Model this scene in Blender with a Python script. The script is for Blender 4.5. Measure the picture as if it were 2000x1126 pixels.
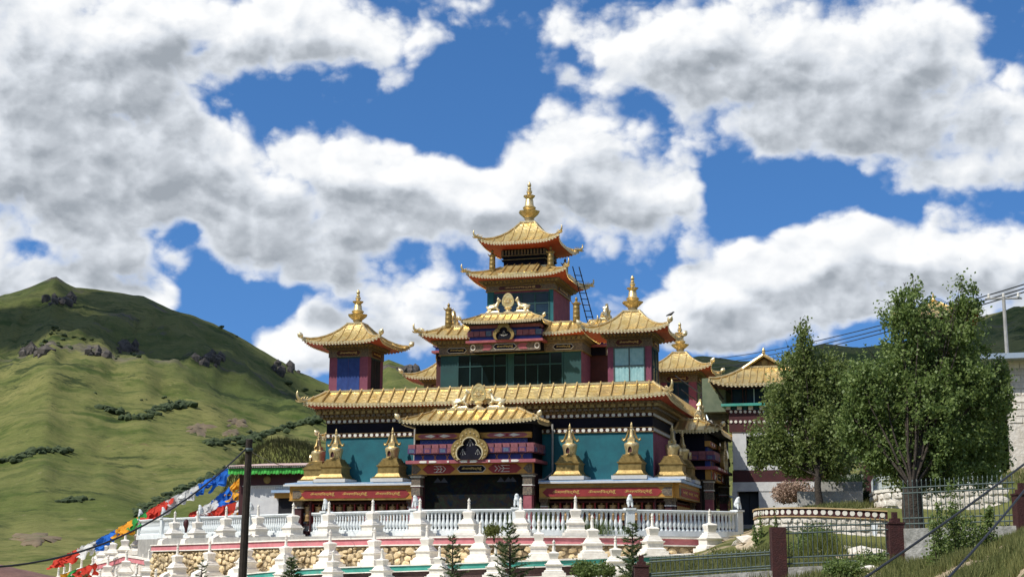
import bpy, bmesh, math, random
from mathutils import Vector, Matrix, noise as mnoise
R = math.radians
rnd = random.Random(11)
scene = bpy.context.scene
col = scene.collection
for o in list(bpy.data.objects): bpy.data.objects.remove(o)

# ------------------------------------------------------------------ camera
FPX, CX, CY = 2690.0, 1000.0, 563.0
CAM = Vector((18.616, -68.05, -0.8))
_y, _p, _r = R(16.03), R(10.87), R(-0.208)
FW = Vector((-math.sin(_y)*math.cos(_p), math.cos(_y)*math.cos(_p), math.sin(_p)))
RT = Vector((math.cos(_y), math.sin(_y), 0)); UP = RT.cross(FW)
_c, _s = math.cos(_r), math.sin(_r)
cam_d = bpy.data.cameras.new('camera'); cam = bpy.data.objects.new('camera', cam_d); col.objects.link(cam)
r2 = RT*_c-UP*_s; u2 = RT*_s+UP*_c
m = Matrix((( r2.x, u2.x, -FW.x, CAM.x), (r2.y, u2.y, -FW.y, CAM.y), (r2.z, u2.z, -FW.z, CAM.z), (0,0,0,1)))
cam.matrix_world = m
cam_d.sensor_width = 36; cam_d.lens = 36*FPX/2000; cam_d.clip_end = 6000; cam_d.clip_start = 0.5
scene.camera = cam
def ray(px, py):
    u = (px-CX)/FPX; v = (CY-py)/FPX
    return FW + RT*(_c*u+_s*v) + UP*(-_s*u+_c*v)
def at(px, py, ax, val):
    d = ray(px, py); i = 'XYZ'.index(ax); return CAM + d*((val-CAM[i])/d[i])
def dep(px, py, dd): return CAM + ray(px, py)*dd
def pr(P):
    d = Vector(P)-CAM; z = d.dot(FW); x = d.dot(RT)/z; v = d.dot(UP)/z
    return CX+FPX*(_c*x-_s*v), CY-FPX*(_s*x+_c*v)
def solve_z(x, y, py):
    a, b = -3.0, 6.0
    ya, yb = pr((x, y, a))[1], pr((x, y, b))[1]
    for i in range(4):
        c = a+(py-ya)*(b-a)/(yb-ya); a, ya = b, yb; b, yb = c, pr((x, y, c))[1]
        if abs(yb-ya) < 1e-9: break
    return b

# ------------------------------------------------------------------ sun, sky, exposure
SUN_AZ, SUN_EL = R(40), R(52)
SD = Vector((-math.sin(SUN_AZ)*math.cos(SUN_EL), -math.cos(SUN_AZ)*math.cos(SUN_EL), math.sin(SUN_EL)))
sl = bpy.data.lights.new('sun', 'SUN'); sl.energy = 4.6; sl.angle = R(0.5); sl.color = (1.0, 0.955, 0.87)
so = bpy.data.objects.new('sun', sl); col.objects.link(so); so.location = (-60, -80, 120)
so.rotation_euler = SD.to_track_quat('Z', 'Y').to_euler()
vs = scene.view_settings
scene.display_settings.display_device = 'sRGB'
vs.view_transform = 'Standard'; vs.look = 'None'; vs.gamma = 1; vs.exposure = 0.18; vs.use_curve_mapping = False
scene.render.engine = 'CYCLES'
scene.cycles.max_bounces = 6

world = bpy.data.worlds.new('World'); scene.world = world; world.use_nodes = True
NT = world.node_tree; NT.nodes.clear()
def nd(nt, t, **k):
    n = nt.nodes.new(t)
    for a, b in k.items(): setattr(n, a, b)
    return n
def mth(nt, op, a, b=None, c=None, clamp=False):
    n = nt.nodes.new('ShaderNodeMath'); n.operation = op; n.use_clamp = clamp
    for i, x in enumerate((a, b, c)):
        if x is None: continue
        if isinstance(x, (int, float)): n.inputs[i].default_value = x
        else: nt.links.new(x, n.inputs[i])
    return n.outputs[0]
def vmt(nt, op, a, b=None):
    n = nt.nodes.new('ShaderNodeVectorMath'); n.operation = op
    for i, x in enumerate((a, b)):
        if x is None: continue
        if isinstance(x, (tuple, list, Vector)): n.inputs[i].default_value = x
        else: nt.links.new(x, n.inputs[i])
    return n.outputs[1] if op in ('DOT_PRODUCT', 'LENGTH') else n.outputs[0]
def sstep(nt, x, a, b, o0=0.0, o1=1.0):
    n = nt.nodes.new('ShaderNodeMapRange'); n.interpolation_type = 'SMOOTHSTEP'
    nt.links.new(x, n.inputs[0])
    for i, v in zip((1, 2, 3, 4), (a, b, o0, o1)): n.inputs[i].default_value = v
    return n.outputs[0]
FH = Vector((-math.sin(_y), math.cos(_y), 0))
def px_dir(px, py):
    d = ray(px, py).normalized()
    return math.atan2(d.dot(RT), d.dot(FH)), math.asin(d.z)
# cumulus banks: centre and half axes in photograph pixels (turned into compass bearing and altitude), weight
CLOUDS = [(250,40,330,85,1.0),(560,70,200,70,.95),(740,95,85,45,.9),(120,130,190,60,.75),
 (120,260,260,100,1.05),(330,240,110,90,.9),(400,300,90,60,.8),(40,350,190,60,.8),(300,380,190,50,.8),
 (690,290,120,65,1.0),(790,300,80,50,.7),(560,370,180,70,1.0),(820,390,200,65,.95),(1010,370,120,50,.8),(1190,390,170,72,1.15),(1300,390,80,60,.7),
 (480,495,62,52,1.0),(640,500,90,46,.95),(740,572,120,30,.9),(860,532,60,24,.75),(440,440,150,30,.6),(720,465,170,35,.6),(600,545,60,22,.7),
 (1120,245,110,75,.9),(1040,290,60,35,.5),(1085,52,62,26,.85),(868,80,62,20,.7),(1085,148,22,14,.5),(900,10,50,16,.5),
 (1400,60,210,90,1.0),(1560,170,190,90,1.05),(1330,130,130,60,.8),(1560,270,150,40,.75),(1780,90,130,110,.95),(1690,230,80,50,.8),(1880,160,90,60,.55),(1250,230,110,30,.4),
 (1920,300,130,45,.75),(1990,240,80,60,.7),(1800,350,80,25,.45),(1900,355,60,20,.4),
 (1800,520,150,75,1.05),(1960,520,110,70,1.0),(1650,500,110,60,.85),(1480,600,180,50,.85),(1640,560,150,50,.8),(1700,455,40,36,.8),(1520,500,70,34,.8),(1350,640,160,42,.9),(1380,560,70,34,.7),(1290,600,80,40,.6),(1310,540,24,14,.6),(1950,610,80,30,.6),
 (150,555,120,55,1.1),(60,575,90,50,1.0),(270,590,90,42,1.0),(340,605,40,26,.7),(240,470,38,24,.85),(160,430,60,24,.75),(0,480,36,50,.9),(60,440,70,26,.7),
 (590,690,110,46,.9),(530,660,60,26,.6),(700,640,120,36,.7),(800,640,80,36,.6),(620,620,60,16,.4),
 (560,190,150,36,-.55),(920,230,160,60,-.9),(940,150,120,50,-.6),(370,90,45,26,-.75),(1560,400,150,48,-.8),(1700,620,180,26,-.5),(480,580,90,60,-.8),(420,250,40,30,-.2),(1420,330,60,50,-.5),(420,620,60,60,-.7),(540,240,60,40,-.7)]
g = bpy.data.node_groups.new('cloud_density', 'ShaderNodeTree')
g.interface.new_socket('uv', in_out='INPUT', socket_type='NodeSocketVector')
g.interface.new_socket('density', in_out='OUTPUT', socket_type='NodeSocketFloat')
gi = nd(g, 'NodeGroupInput'); go = nd(g, 'NodeGroupOutput')
uv = gi.outputs[0]
wn = nd(g, 'ShaderNodeTexNoise', noise_dimensions='2D'); wn.inputs['Scale'].default_value = 14; wn.inputs['Detail'].default_value = 2
g.links.new(uv, wn.inputs['Vector'])
wv = vmt(g, 'SUBTRACT', wn.outputs['Color'], (.5, .5, .5)); wv = vmt(g, 'MULTIPLY', wv, (.05, .035, 0))
uvw = vmt(g, 'ADD', uv, wv)
acc = None
K = 1/FPX
for (cx, cy, rx, ry, w) in CLOUDS:
    u, v = px_dir(cx, cy)
    d_n = g.nodes.new('ShaderNodeVectorMath'); d_n.operation = 'MULTIPLY_ADD'; g.links.new(uvw, d_n.inputs[0]); d_n.inputs[1].default_value = (1/(rx*K), 1/(ry*K), 0); d_n.inputs[2].default_value = (-u/(rx*K), -v/(ry*K), 0); d = d_n.outputs[0]
    q = vmt(g, 'DOT_PRODUCT', d, d)
    e = mth(g, 'POWER', 0.5, q)
    acc = mth(g, 'MULTIPLY_ADD', e, w, acc if acc is not None else 0.0)
# the same kind of broken cumulus goes on all round, outside the banks above
fu, fv = px_dir(1000, 380)
d = vmt(g, 'SUBTRACT', uv, (fu, fv, 0)); d = vmt(g, 'MULTIPLY', d, (1/.42, 1/.26, 0)); q = vmt(g, 'DOT_PRODUCT', d, d)
out_m = sstep(g, q, .75, 1.6)
bn = nd(g, 'ShaderNodeTexNoise', noise_dimensions='2D'); bn.inputs['Scale'].default_value = 5.5; bn.inputs['Detail'].default_value = 2
bs = vmt(g, 'MULTIPLY', uv, (1, 1.7, 1)); g.links.new(bs, bn.inputs['Vector'])
base = mth(g, 'MULTIPLY', sstep(g, bn.outputs[0], .42, .66), out_m)
acc = mth(g, 'ADD', acc, base)
g.links.new(mth(g, 'MINIMUM', acc, 1.3), go.inputs[0])
gn = bpy.data.node_groups.new('cloud_billow', 'ShaderNodeTree')
gn.interface.new_socket('uv', in_out='INPUT', socket_type='NodeSocketVector'); gn.interface.new_socket('billow', in_out='OUTPUT', socket_type='NodeSocketFloat')
gi2 = nd(gn, 'NodeGroupInput'); go2 = nd(gn, 'NodeGroupOutput')
fs = vmt(gn, 'MULTIPLY', gi2.outputs[0], (1, 1.3, 1))
fn = nd(gn, 'ShaderNodeTexNoise', noise_dimensions='2D'); fn.inputs['Scale'].default_value = 16; fn.inputs['Detail'].default_value = 7; fn.inputs['Roughness'].default_value = .52
gn.links.new(fs, fn.inputs['Vector'])
vv = vmt(gn, 'ADD', fs, vmt(gn, 'MULTIPLY', fn.outputs['Color'], (.035, .035, 0)))
nn = mth(gn, 'MULTIPLY', mth(gn, 'SUBTRACT', fn.outputs[0], .5), 2.3)
for sc, am in ((30, .62), (72, .28), (150, .11)):
    vo = nd(gn, 'ShaderNodeTexVoronoi', voronoi_dimensions='2D'); vo.inputs['Scale'].default_value = sc; gn.links.new(vv, vo.inputs['Vector'])
    nn = mth(gn, 'MULTIPLY_ADD', mth(gn, 'SUBTRACT', .42, vo.outputs['Distance']), am, nn)
gn.links.new(nn, go2.inputs[0])
tc = nd(NT, 'ShaderNodeTexCoord')
dirv = vmt(NT, 'NORMALIZE', tc.outputs['Generated'])
uu = mth(NT, 'ARCTAN2', vmt(NT, 'DOT_PRODUCT', dirv, tuple(RT)), vmt(NT, 'DOT_PRODUCT', dirv, tuple(FH)))
sep = nd(NT, 'ShaderNodeSeparateXYZ'); NT.links.new(dirv, sep.inputs[0])
vvv = mth(NT, 'ARCSINE', sep.outputs[2])
cmb = nd(NT, 'ShaderNodeCombineXYZ'); NT.links.new(uu, cmb.inputs[0]); NT.links.new(vvv, cmb.inputs[1])
def grp(tree, off):
    n = nd(NT, 'ShaderNodeGroup'); n.node_tree = tree
    NT.links.new(vmt(NT, 'ADD', cmb.outputs[0], off), n.inputs[0]); return n.outputs[0]
b0_, b1_ = grp(g, (0, 0, 0)), grp(g, (-.010, .030, 0))
n0_, n1_ = grp(gn, (0, 0, 0)), grp(gn, (-.006, .010, 0))
d0 = mth(NT, 'ADD', b0_, n0_)
alpha = sstep(NT, d0, .26, 1.0)
under = mth(NT, 'MULTIPLY', sstep(NT, mth(NT, 'MULTIPLY_ADD', n1_, .38, b1_), .40, 1.45), sstep(NT, d0, .45, 1.15))
relief = mth(NT, 'SUBTRACT', n0_, n1_)
shade = mth(NT, 'MULTIPLY_ADD', relief, -.42, mth(NT, 'MULTIPLY_ADD', under, .74, .06), clamp=True)
rampn = nd(NT, 'ShaderNodeValToRGB'); NT.links.new(shade, rampn.inputs[0])
rampn.color_ramp.elements[0].color = (.93, .94, .95, 1); rampn.color_ramp.elements[1].color = (.33, .365, .41, 1)
em = rampn.color_ramp.elements.new(.5); em.color = (.66, .70, .755, 1)
sky = nd(NT, 'ShaderNodeTexSky', sky_type='NISHITA'); sky.sun_disc = False
sky.sun_elevation = SUN_EL; sky.sun_rotation = math.atan2(SD.x, SD.y); sky.altitude = 3600; sky.air_density = 1.0; sky.dust_density = .15; sky.ozone_density = 2.2
sv = vmt(NT, 'NORMALIZE', vmt(NT, 'ADD', vmt(NT, 'MULTIPLY', dirv, (1, 1, .8)), (0, 0, .20)))
NT.links.new(sv, sky.inputs[0])
hs = nd(NT, 'ShaderNodeHueSaturation'); hs.inputs['Saturation'].default_value = 1.22; hs.inputs['Value'].default_value = 1.12; NT.links.new(sky.outputs[0], hs.inputs['Color'])
bg1 = nd(NT, 'ShaderNodeBackground'); NT.links.new(hs.outputs[0], bg1.inputs[0]); bg1.inputs[1].default_value = .15
bg2 = nd(NT, 'ShaderNodeBackground'); NT.links.new(rampn.outputs[0], bg2.inputs[0]); bg2.inputs[1].default_value = .95
mx = nd(NT, 'ShaderNodeMixShader'); NT.links.new(alpha, mx.inputs[0]); NT.links.new(bg1.outputs[0], mx.inputs[1]); NT.links.new(bg2.outputs[0], mx.inputs[2])
wo = nd(NT, 'ShaderNodeOutputWorld'); NT.links.new(mx.outputs[0], wo.inputs[0])
world.cycles.sampling_method = 'MANUAL'; world.cycles.sample_map_resolution = 512

# ------------------------------------------------------------------ helpers: materials
def mat(name, c1, c2=None, rough=.7, metal=0.0, scale=3.0, bump=0.0, bscale=40.0, var=.18, detail=5, stain=None, stain_amt=.5, stain_scale=1.2, spec=.5, objrand=0.0, coord='Object'):
    m = bpy.data.materials.new(name); m.use_nodes = True; nt = m.node_tree
    b = nt.nodes['Principled BSDF']
    b.inputs['Roughness'].default_value = rough; b.inputs['Metallic'].default_value = metal; b.inputs['Specular IOR Level'].default_value = spec
    if c2 is None: c2 = tuple(min(1, x*(1+var)) for x in c1); c1 = tuple(x*(1-var) for x in c1)
    tcn = nd(nt, 'ShaderNodeTexCoord'); vec = tcn.outputs[coord]
    n = nd(nt, 'ShaderNodeTexNoise'); n.inputs['Scale'].default_value = scale; n.inputs['Detail'].default_value = detail; n.inputs['Roughness'].default_value = .65
    nt.links.new(vec, n.inputs['Vector'])
    f = sstep(nt, n.outputs[0], .3, .7)
    mx = nd(nt, 'ShaderNodeMix', data_type='RGBA'); nt.links.new(f, mx.inputs[0]); mx.inputs[6].default_value = (*c1, 1); mx.inputs[7].default_value = (*c2, 1)
    out = mx.outputs[2]
    if stain:
        n2 = nd(nt, 'ShaderNodeTexNoise'); n2.inputs['Scale'].default_value = stain_scale; n2.inputs['Detail'].default_value = 7; n2.inputs['Roughness'].default_value = .7
        nt.links.new(vec, n2.inputs['Vector'])
        f2 = sstep(nt, n2.outputs[0], .5, .75, 0, stain_amt)
        m2 = nd(nt, 'ShaderNodeMix', data_type='RGBA'); nt.links.new(f2, m2.inputs[0]); nt.links.new(out, m2.inputs[6]); m2.inputs[7].default_value = (*stain, 1); out = m2.outputs[2]
    if objrand:
        oi = nd(nt, 'ShaderNodeObjectInfo'); hsv = nd(nt, 'ShaderNodeHueSaturation'); nt.links.new(out, hsv.inputs['Color'])
        nt.links.new(mth(nt, 'MULTIPLY_ADD', oi.outputs['Random'], 2*objrand, 1-objrand), hsv.inputs['Value']); out = hsv.outputs[0]
    nt.links.new(out, b.inputs['Base Color'])
    if bump:
        n3 = nd(nt, 'ShaderNodeTexNoise'); n3.inputs['Scale'].default_value = bscale; n3.inputs['Detail'].default_value = 4; nt.links.new(vec, n3.inputs['Vector'])
        bp = nd(nt, 'ShaderNodeBump'); bp.inputs['Strength'].default_value = bump; bp.inputs['Distance'].default_value = .05
        nt.links.new(n3.outputs[0], bp.inputs['Height']); nt.links.new(bp.outputs[0], b.inputs['Normal'])
    return m
GOLD = mat('gilded_copper', (.52,.385,.17), (.78,.62,.34), rough=.38, metal=.66, scale=5, bump=.25, bscale=18, stain=(.34,.22,.08), stain_amt=.45, stain_scale=2.2)
GOLDR = mat('gilded_roof_sheet', (.72,.50,.17), (.95,.75,.36), rough=.30, metal=.74, scale=2.4, bump=.5, bscale=7, stain=(.20,.12,.045), stain_amt=.9, stain_scale=.6)
GOLDS = mat('aged_gold_paint', (.20,.135,.04), (.36,.25,.085), rough=.45, metal=.5, scale=6, bump=.2, bscale=25, stain=(.16,.10,.03), stain_amt=.4)
RIBG = mat('rib_gilding', (.42,.29,.11), (.62,.45,.20), rough=.4, metal=.6, scale=5, bump=.2, bscale=25)
BRASS = mat('bright_gilded', (.78,.62,.34), (.92,.78,.50), rough=.35, metal=.65, scale=6, bump=.15, bscale=30)
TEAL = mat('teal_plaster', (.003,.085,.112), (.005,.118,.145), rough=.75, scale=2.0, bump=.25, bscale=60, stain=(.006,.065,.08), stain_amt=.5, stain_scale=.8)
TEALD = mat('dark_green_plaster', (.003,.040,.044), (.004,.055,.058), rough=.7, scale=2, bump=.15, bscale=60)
PURP = mat('plum_plaster', (.175,.042,.078), (.235,.065,.105), rough=.8, scale=2.5, bump=.25, bscale=60, stain=(.14,.04,.06), stain_amt=.4)
MAROON = mat('maroon_paint', (.036,.004,.006), (.060,.008,.009), rough=.65, scale=3, bump=.12, bscale=50)
RED = mat('red_paint', (.20,.012,.014), (.28,.022,.02), rough=.6, scale=4)
ORANGE = mat('orange_red_soffit', (.30,.035,.018), (.40,.07,.022), rough=.65, scale=3)
NAVY = mat('navy_frieze', (.002,.002,.007), (.004,.004,.013), rough=.75, spec=.2, scale=3)
BLUE = mat('blue_paint', (.012,.03,.19), (.02,.05,.28), rough=.6, scale=4)
PINK = mat('pink_paint', (.25,.055,.072), (.34,.095,.11), rough=.65, scale=4, stain=(.30,.10,.11), stain_amt=.5, stain_scale=3)
PINKK = mat('pink_kerb_paint', (.52,.15,.17), (.62,.23,.25), rough=.75, scale=2.2, bump=.15, bscale=40, stain=(.40,.20,.19), stain_amt=.7, stain_scale=1.4)
GREENK = mat('green_kerb_paint', (.03,.24,.19), (.06,.34,.27), rough=.7, scale=2.0, bump=.15, bscale=40, stain=(.14,.22,.18), stain_amt=.7, stain_scale=1.4)
WHITE = mat('whitewash', (.70,.655,.575), (.84,.80,.72), rough=.8, scale=3, bump=.2, bscale=30, stain=(.42,.37,.29), stain_amt=.6, stain_scale=2.6, objrand=.08)
WHITEP = mat('white_painted_concrete', (.62,.66,.66), (.76,.79,.79), rough=.65, scale=3, bump=.15, bscale=40, stain=(.42,.44,.42), stain_amt=.45, stain_scale=2.5)
WDOT = mat('white_disc_paint', (.62,.59,.52), (.74,.71,.64), rough=.7, scale=6)
GREYW = mat('grey_white_render', (.50,.50,.50), (.62,.62,.61), rough=.85, scale=2, bump=.2, bscale=40, stain=(.36,.35,.33), stain_amt=.5, stain_scale=.9)
CONC = mat('grey_concrete', (.26,.25,.23), (.36,.35,.32), rough=.9, scale=3, bump=.3, bscale=25)
BLUEFADE = mat('faded_blue_sheet', (.20,.33,.52), (.36,.46,.58), rough=.5, scale=2.5, stain=(.55,.55,.53), stain_amt=.8, stain_scale=1.8)
METAL = mat('blue_grey_sheet_metal', (.34,.42,.52), (.46,.53,.60), rough=.35, metal=.4, scale=2)
OCHRE = mat('ochre_paint', (.42,.20,.03), (.54,.28,.05), rough=.6, scale=4, stain=(.28,.14,.04), stain_amt=.4)
BRONZE = mat('dull_bronze_carving', (.10,.062,.022), (.26,.165,.06), rough=.5, metal=.35, scale=9, bump=.5, bscale=22)
CARVE = mat('painted_carving', (.055,.045,.04), (.22,.16,.10), rough=.65, scale=14, bump=.5, bscale=30, stain=(.03,.09,.07), stain_amt=.6, stain_scale=9)
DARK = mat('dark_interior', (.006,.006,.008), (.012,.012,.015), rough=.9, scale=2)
BROWN = mat('brown_wall_plaster', (.055,.030,.028), (.085,.048,.042), rough=.9, scale=1.5, bump=.3, bscale=20, stain=(.12,.08,.07), stain_amt=.5)
WOOD = mat('weathered_dark_wood', (.018,.012,.009), (.04,.028,.02), rough=.8, scale=6, bump=.4, bscale=40)
BLACK = mat('black_cable', (.012,.012,.013), (.02,.02,.022), rough=.5, scale=5)
IRON = mat('green_grey_iron_paint', (.055,.08,.075), (.10,.13,.12), rough=.5, metal=.3, scale=6)
IRONW = mat('pale_iron_paint', (.45,.50,.50), (.58,.62,.62), rough=.5, metal=.2, scale=6)
STONE = mat('sandstone_rubble', (.52,.39,.20), (.76,.62,.40), rough=.9, scale=2.5, bump=.5, bscale=14, stain=(.36,.22,.09), stain_amt=.5, stain_scale=1.6, objrand=.28)
MORTAR = mat('earth_mortar', (.20,.15,.09), (.34,.27,.17), rough=.95, scale=3, bump=.4, bscale=20)
WSTONE = mat('whitewashed_stone', (.52,.47,.40), (.74,.70,.63), rough=.9, scale=2.2, bump=.6, bscale=9, stain=(.36,.29,.22), stain_amt=.5, stain_scale=1.3, objrand=.14)
BARK = mat('tree_bark', (.022,.016,.012), (.055,.042,.03), rough=.9, scale=6, bump=.7, bscale=20)
CURTAIN = mat('pale_blue_curtain', (.22,.42,.44), (.32,.52,.53), rough=.8, scale=4)
CLOTH = mat('blue_cotton_hanging', (.012,.035,.16), (.02,.055,.22), rough=.85, scale=4)
RIVET = mat('lettering_gold', (.70,.46,.13), (.82,.58,.20), rough=.4, metal=.3, scale=8)
def glass_mat(name, c, rough=.06):
    m = mat(name, c, rough=rough, spec=.16, scale=2); return m
GLASS = glass_mat('dark_window_glass', (.004,.009,.011))
GLASSB = glass_mat('blue_window_glass', (.012,.03,.055))

# ------------------------------------------------------------------ helpers: meshes
class MB:
    def __init__(s): s.v = []; s.f = []; s.m = []
    def add(s, vs, fs, mi=0):
        k = len(s.v); s.v += [tuple(v) for v in vs]; s.f += [tuple(i+k for i in f) for f in fs]; s.m += [mi]*len(fs); return s
    def hexa(s, p, mi=0):   # 4 bottom ccw, 4 top ccw
        return s.add(p, [(3,2,1,0),(4,5,6,7),(0,1,5,4),(1,2,6,5),(2,3,7,6),(3,0,4,7)], mi)
    def box(s, x0, x1, y0, y1, z0, z1, mi=0):
        return s.hexa([(x0,y0,z0),(x1,y0,z0),(x1,y1,z0),(x0,y1,z0),(x0,y0,z1),(x1,y0,z1),(x1,y1,z1),(x0,y1,z1)], mi)
    def fr(s, h0, z0, h1, z1, mi=0, c=(0,0)):   # square frustum, half sizes (or (hx,hy))
        a = h0 if isinstance(h0, tuple) else (h0, h0); b = h1 if isinstance(h1, tuple) else (h1, h1); x, y = c
        return s.hexa([(x-a[0],y-a[1],z0),(x+a[0],y-a[1],z0),(x+a[0],y+a[1],z0),(x-a[0],y+a[1],z0),(x-b[0],y-b[1],z1),(x+b[0],y-b[1],z1),(x+b[0],y+b[1],z1),(x-b[0],y+b[1],z1)], mi)
    def stack(s, prof, c=(0,0), mi=0):
        for (h0, z0), (h1, z1) in zip(prof[:-1], prof[1:]):
            if z1-z0 > 1e-5: s.fr(h0, z0, h1, z1, mi, c)
        return s
    def lathe(s, prof, n=16, c=(0,0,0), mi=0, petal=None, axis='Z', ph=0.0):
        k0 = []; vs = []
        for j, (r, z) in enumerate(prof):
            for i in range(n):
                a = 2*math.pi*i/n+ph
                rr = r*(1+petal[j]*math.cos(a*8)) if petal and petal[j] else r
                p = (rr*math.cos(a), rr*math.sin(a), z)
                if axis == 'Y': p = (p[0], -p[2], p[1])
                vs.append((c[0]+p[0], c[1]+p[1], c[2]+p[2]))
        fs = [(j*n+i, j*n+(i+1)%n, (j+1)*n+(i+1)%n, (j+1)*n+i) for j in range(len(prof)-1) for i in range(n)]
        fs.append(tuple(range(n-1, -1, -1))); fs.append(tuple((len(prof)-1)*n+i for i in range(n)))
        return s.add(vs, fs, mi)
    def tube(s, pts, rad, n=6, mi=0):
        pts = [Vector(p) for p in pts]; rs = rad if isinstance(rad, (list, tuple)) else [rad]*len(pts)
        vs = []; up = Vector((0, 0, 1)); prev = None
        for i, p in enumerate(pts):
            t = (pts[min(i+1, len(pts)-1)]-pts[max(i-1, 0)]).normalized()
            a = t.cross(up if prev is None else prev)
            if prev is None:
                if a.length < 1e-3: a = t.cross(Vector((1, 0, 0)))
                a.normalize(); b = a.cross(t)
            else:
                b = prev-t*prev.dot(t); b.normalize(); a = t.cross(b)
            prev = b
            for k in range(n):
                th = 2*math.pi*k/n; vs.append(p+(a*math.cos(th)+b*math.sin(th))*rs[i])
        L = len(pts)
        fs = [(j*n+k, j*n+(k+1)%n, (j+1)*n+(k+1)%n, (j+1)*n+k) for j in range(L-1) for k in range(n)]
        fs.append(tuple(range(n-1, -1, -1))); fs.append(tuple((L-1)*n+k for k in range(n)))
        return s.add(vs, fs, mi)
    def prism(s, poly, y0, y1, mi=0):   # polygon in XZ, extruded in Y
        n = len(poly)
        vs = [(x, y0, z) for x, z in poly]+[(x, y1, z) for x, z in poly]
        return s.add(vs, [tuple(range(n)), tuple(range(2*n-1, n-1, -1))]+[(i, (i+1)%n, n+(i+1)%n, n+i)[::-1] for i in range(n)], mi)
    def ringprism(s, outer, inner, y0, y1, mi=0):   # two outlines with the same count
        n = len(outer); vs = [(x, y0, z) for x, z in outer]+[(x, y0, z) for x, z in inner]+[(x, y1, z) for x, z in outer]+[(x, y1, z) for x, z in inner]
        fs = []
        for i in range(n):
            j = (i+1) % n
            fs += [(i, j, n+j, n+i), (2*n+i, 3*n+i, 3*n+j, 2*n+j), (i, 2*n+i, 2*n+j, j), (n+i, n+j, 3*n+j, 3*n+i)]
        return s.add(vs, fs, mi)
    def grid(s, P, nu, nv, mi=0):
        vs = [P(i/nu, j/nv) for j in range(nv+1) for i in range(nu+1)]
        return s.add(vs, [(j*(nu+1)+i, j*(nu+1)+i+1, (j+1)*(nu+1)+i+1, (j+1)*(nu+1)+i) for j in range(nv) for i in range(nu)], mi)
    def sweep(s, path, sec, mi=0, caps=True):   # path: list of (pt, outward normal); sec: list of (offset, dz)
        n = len(sec); vs = []
        for p, nrm in path:
            for a, b in sec: vs.append((p[0]+nrm[0]*a, p[1]+nrm[1]*a, p[2]+b))
        fs = [(j*n+k, j*n+(k+1)%n, (j+1)*n+(k+1)%n, (j+1)*n+k) for j in range(len(path)-1) for k in range(n)]
        if caps: fs += [tuple(range(n-1, -1, -1)), tuple((len(path)-1)*n+k for k in range(n))]
        return s.add(vs, fs, mi)
    def mesh(s, name, mats, smooth=None, fix=True):
        me = bpy.data.meshes.new(name); me.from_pydata(s.v, [], s.f)
        for mt in (mats if isinstance(mats, (list, tuple)) else [mats]): me.materials.append(mt)
        if any(s.m): me.polygons.foreach_set('material_index', s.m)
        if fix:
            bm = bmesh.new(); bm.from_mesh(me); bmesh.ops.recalc_face_normals(bm, faces=bm.faces); bm.to_mesh(me); bm.free()
        if smooth:
            me.shade_smooth(); me.set_sharp_from_angle(angle=R(smooth))
        me.update(); return me
    def build(s, name, mats, parent=None, smooth=None, loc=None, fix=True):
        return put(name, s.mesh(name, mats, smooth, fix), parent, loc)
def put(name, data, parent=None, loc=None, rot=None, scale=None):
    o = bpy.data.objects.new(name, data); col.objects.link(o)
    if parent: o.parent = parent
    if loc is not None: o.location = loc
    if rot is not None: o.rotation_euler = rot
    if scale is not None: o.scale = scale
    return o
def tag(o, label=None, cat=None, group=None, kind=None):
    if label: o['label'] = label
    if cat: o['category'] = cat
    if group: o['group'] = group
    if kind: o['kind'] = kind
    return o
def thing(name, loc, label, cat, group=None, rotz=0):
    o = put(name, None, None, loc, (0, 0, rotz)); o.empty_display_size = .3; return tag(o, label, cat, group)
KIDS = {}
def kids(o): return [c for c in bpy.data.objects if c.parent == o]
def tree_of(o):
    return (o, [tree_of(c) for c in kids(o)])
def dup_tree(t, parent=None):
    o, ch = t; c = o.copy(); col.objects.link(c); c.parent = parent
    for k in ch: dup_tree(k, c)
    return c
def skin(name, verts, edges, rad, sub=1):
    me = bpy.data.meshes.new(name); me.from_pydata(verts, edges, [])
    o = bpy.data.objects.new(name, me); col.objects.link(o)
    o.modifiers.new('s', 'SKIN'); 
    if not me.skin_vertices: me.attributes.new
    for i, sv in enumerate(me.skin_vertices[0].data):
        r = rad[i]; sv.radius = (r, r) if isinstance(r, (int, float)) else r; sv.use_root = (i == 0)
    if sub: md = o.modifiers.new('d', 'SUBSURF'); md.levels = sub; md.render_levels = sub
    dg = bpy.context.evaluated_depsgraph_get(); dg.update()
    res = bpy.data.meshes.new_from_object(o.evaluated_get(dg)); res.name = name
    bpy.data.objects.remove(o); res.shade_smooth(); return res
_txt = {}
def text_mesh(s, size, m, ext=.006):
    key = (s, size, m.name)
    if key not in _txt:
        cu = bpy.data.curves.new('lettering', 'FONT'); cu.body = s; cu.size = size; cu.align_x = 'CENTER'; cu.align_y = 'CENTER'; cu.extrude = ext; cu.resolution_u = 2
        o = bpy.data.objects.new('lettering', cu); col.objects.link(o)
        dg = bpy.context.evaluated_depsgraph_get(); dg.update()
        me = bpy.data.meshes.new_from_object(o.evaluated_get(dg)); bpy.data.objects.remove(o)
        me.materials.clear(); me.materials.append(m); _txt[key] = me
    return _txt[key]
def lettering(s, size, parent, x, y, z, width=None, height=None, m=None):
    me = text_mesh(s, size, m or RIVET); o = put('lettering', me, parent, (x, y, z), (R(90), 0, 0))
    if width:
        xs = [v.co.x for v in me.vertices]; o.scale.x = width/max(.01, max(xs)-min(xs))
    if height:
        ys = [v.co.y for v in me.vertices]; o.scale.y = height/max(.01, max(ys)-min(ys))
    return o
MANI = 'ॐमणिपद्मेहूँ'

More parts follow.
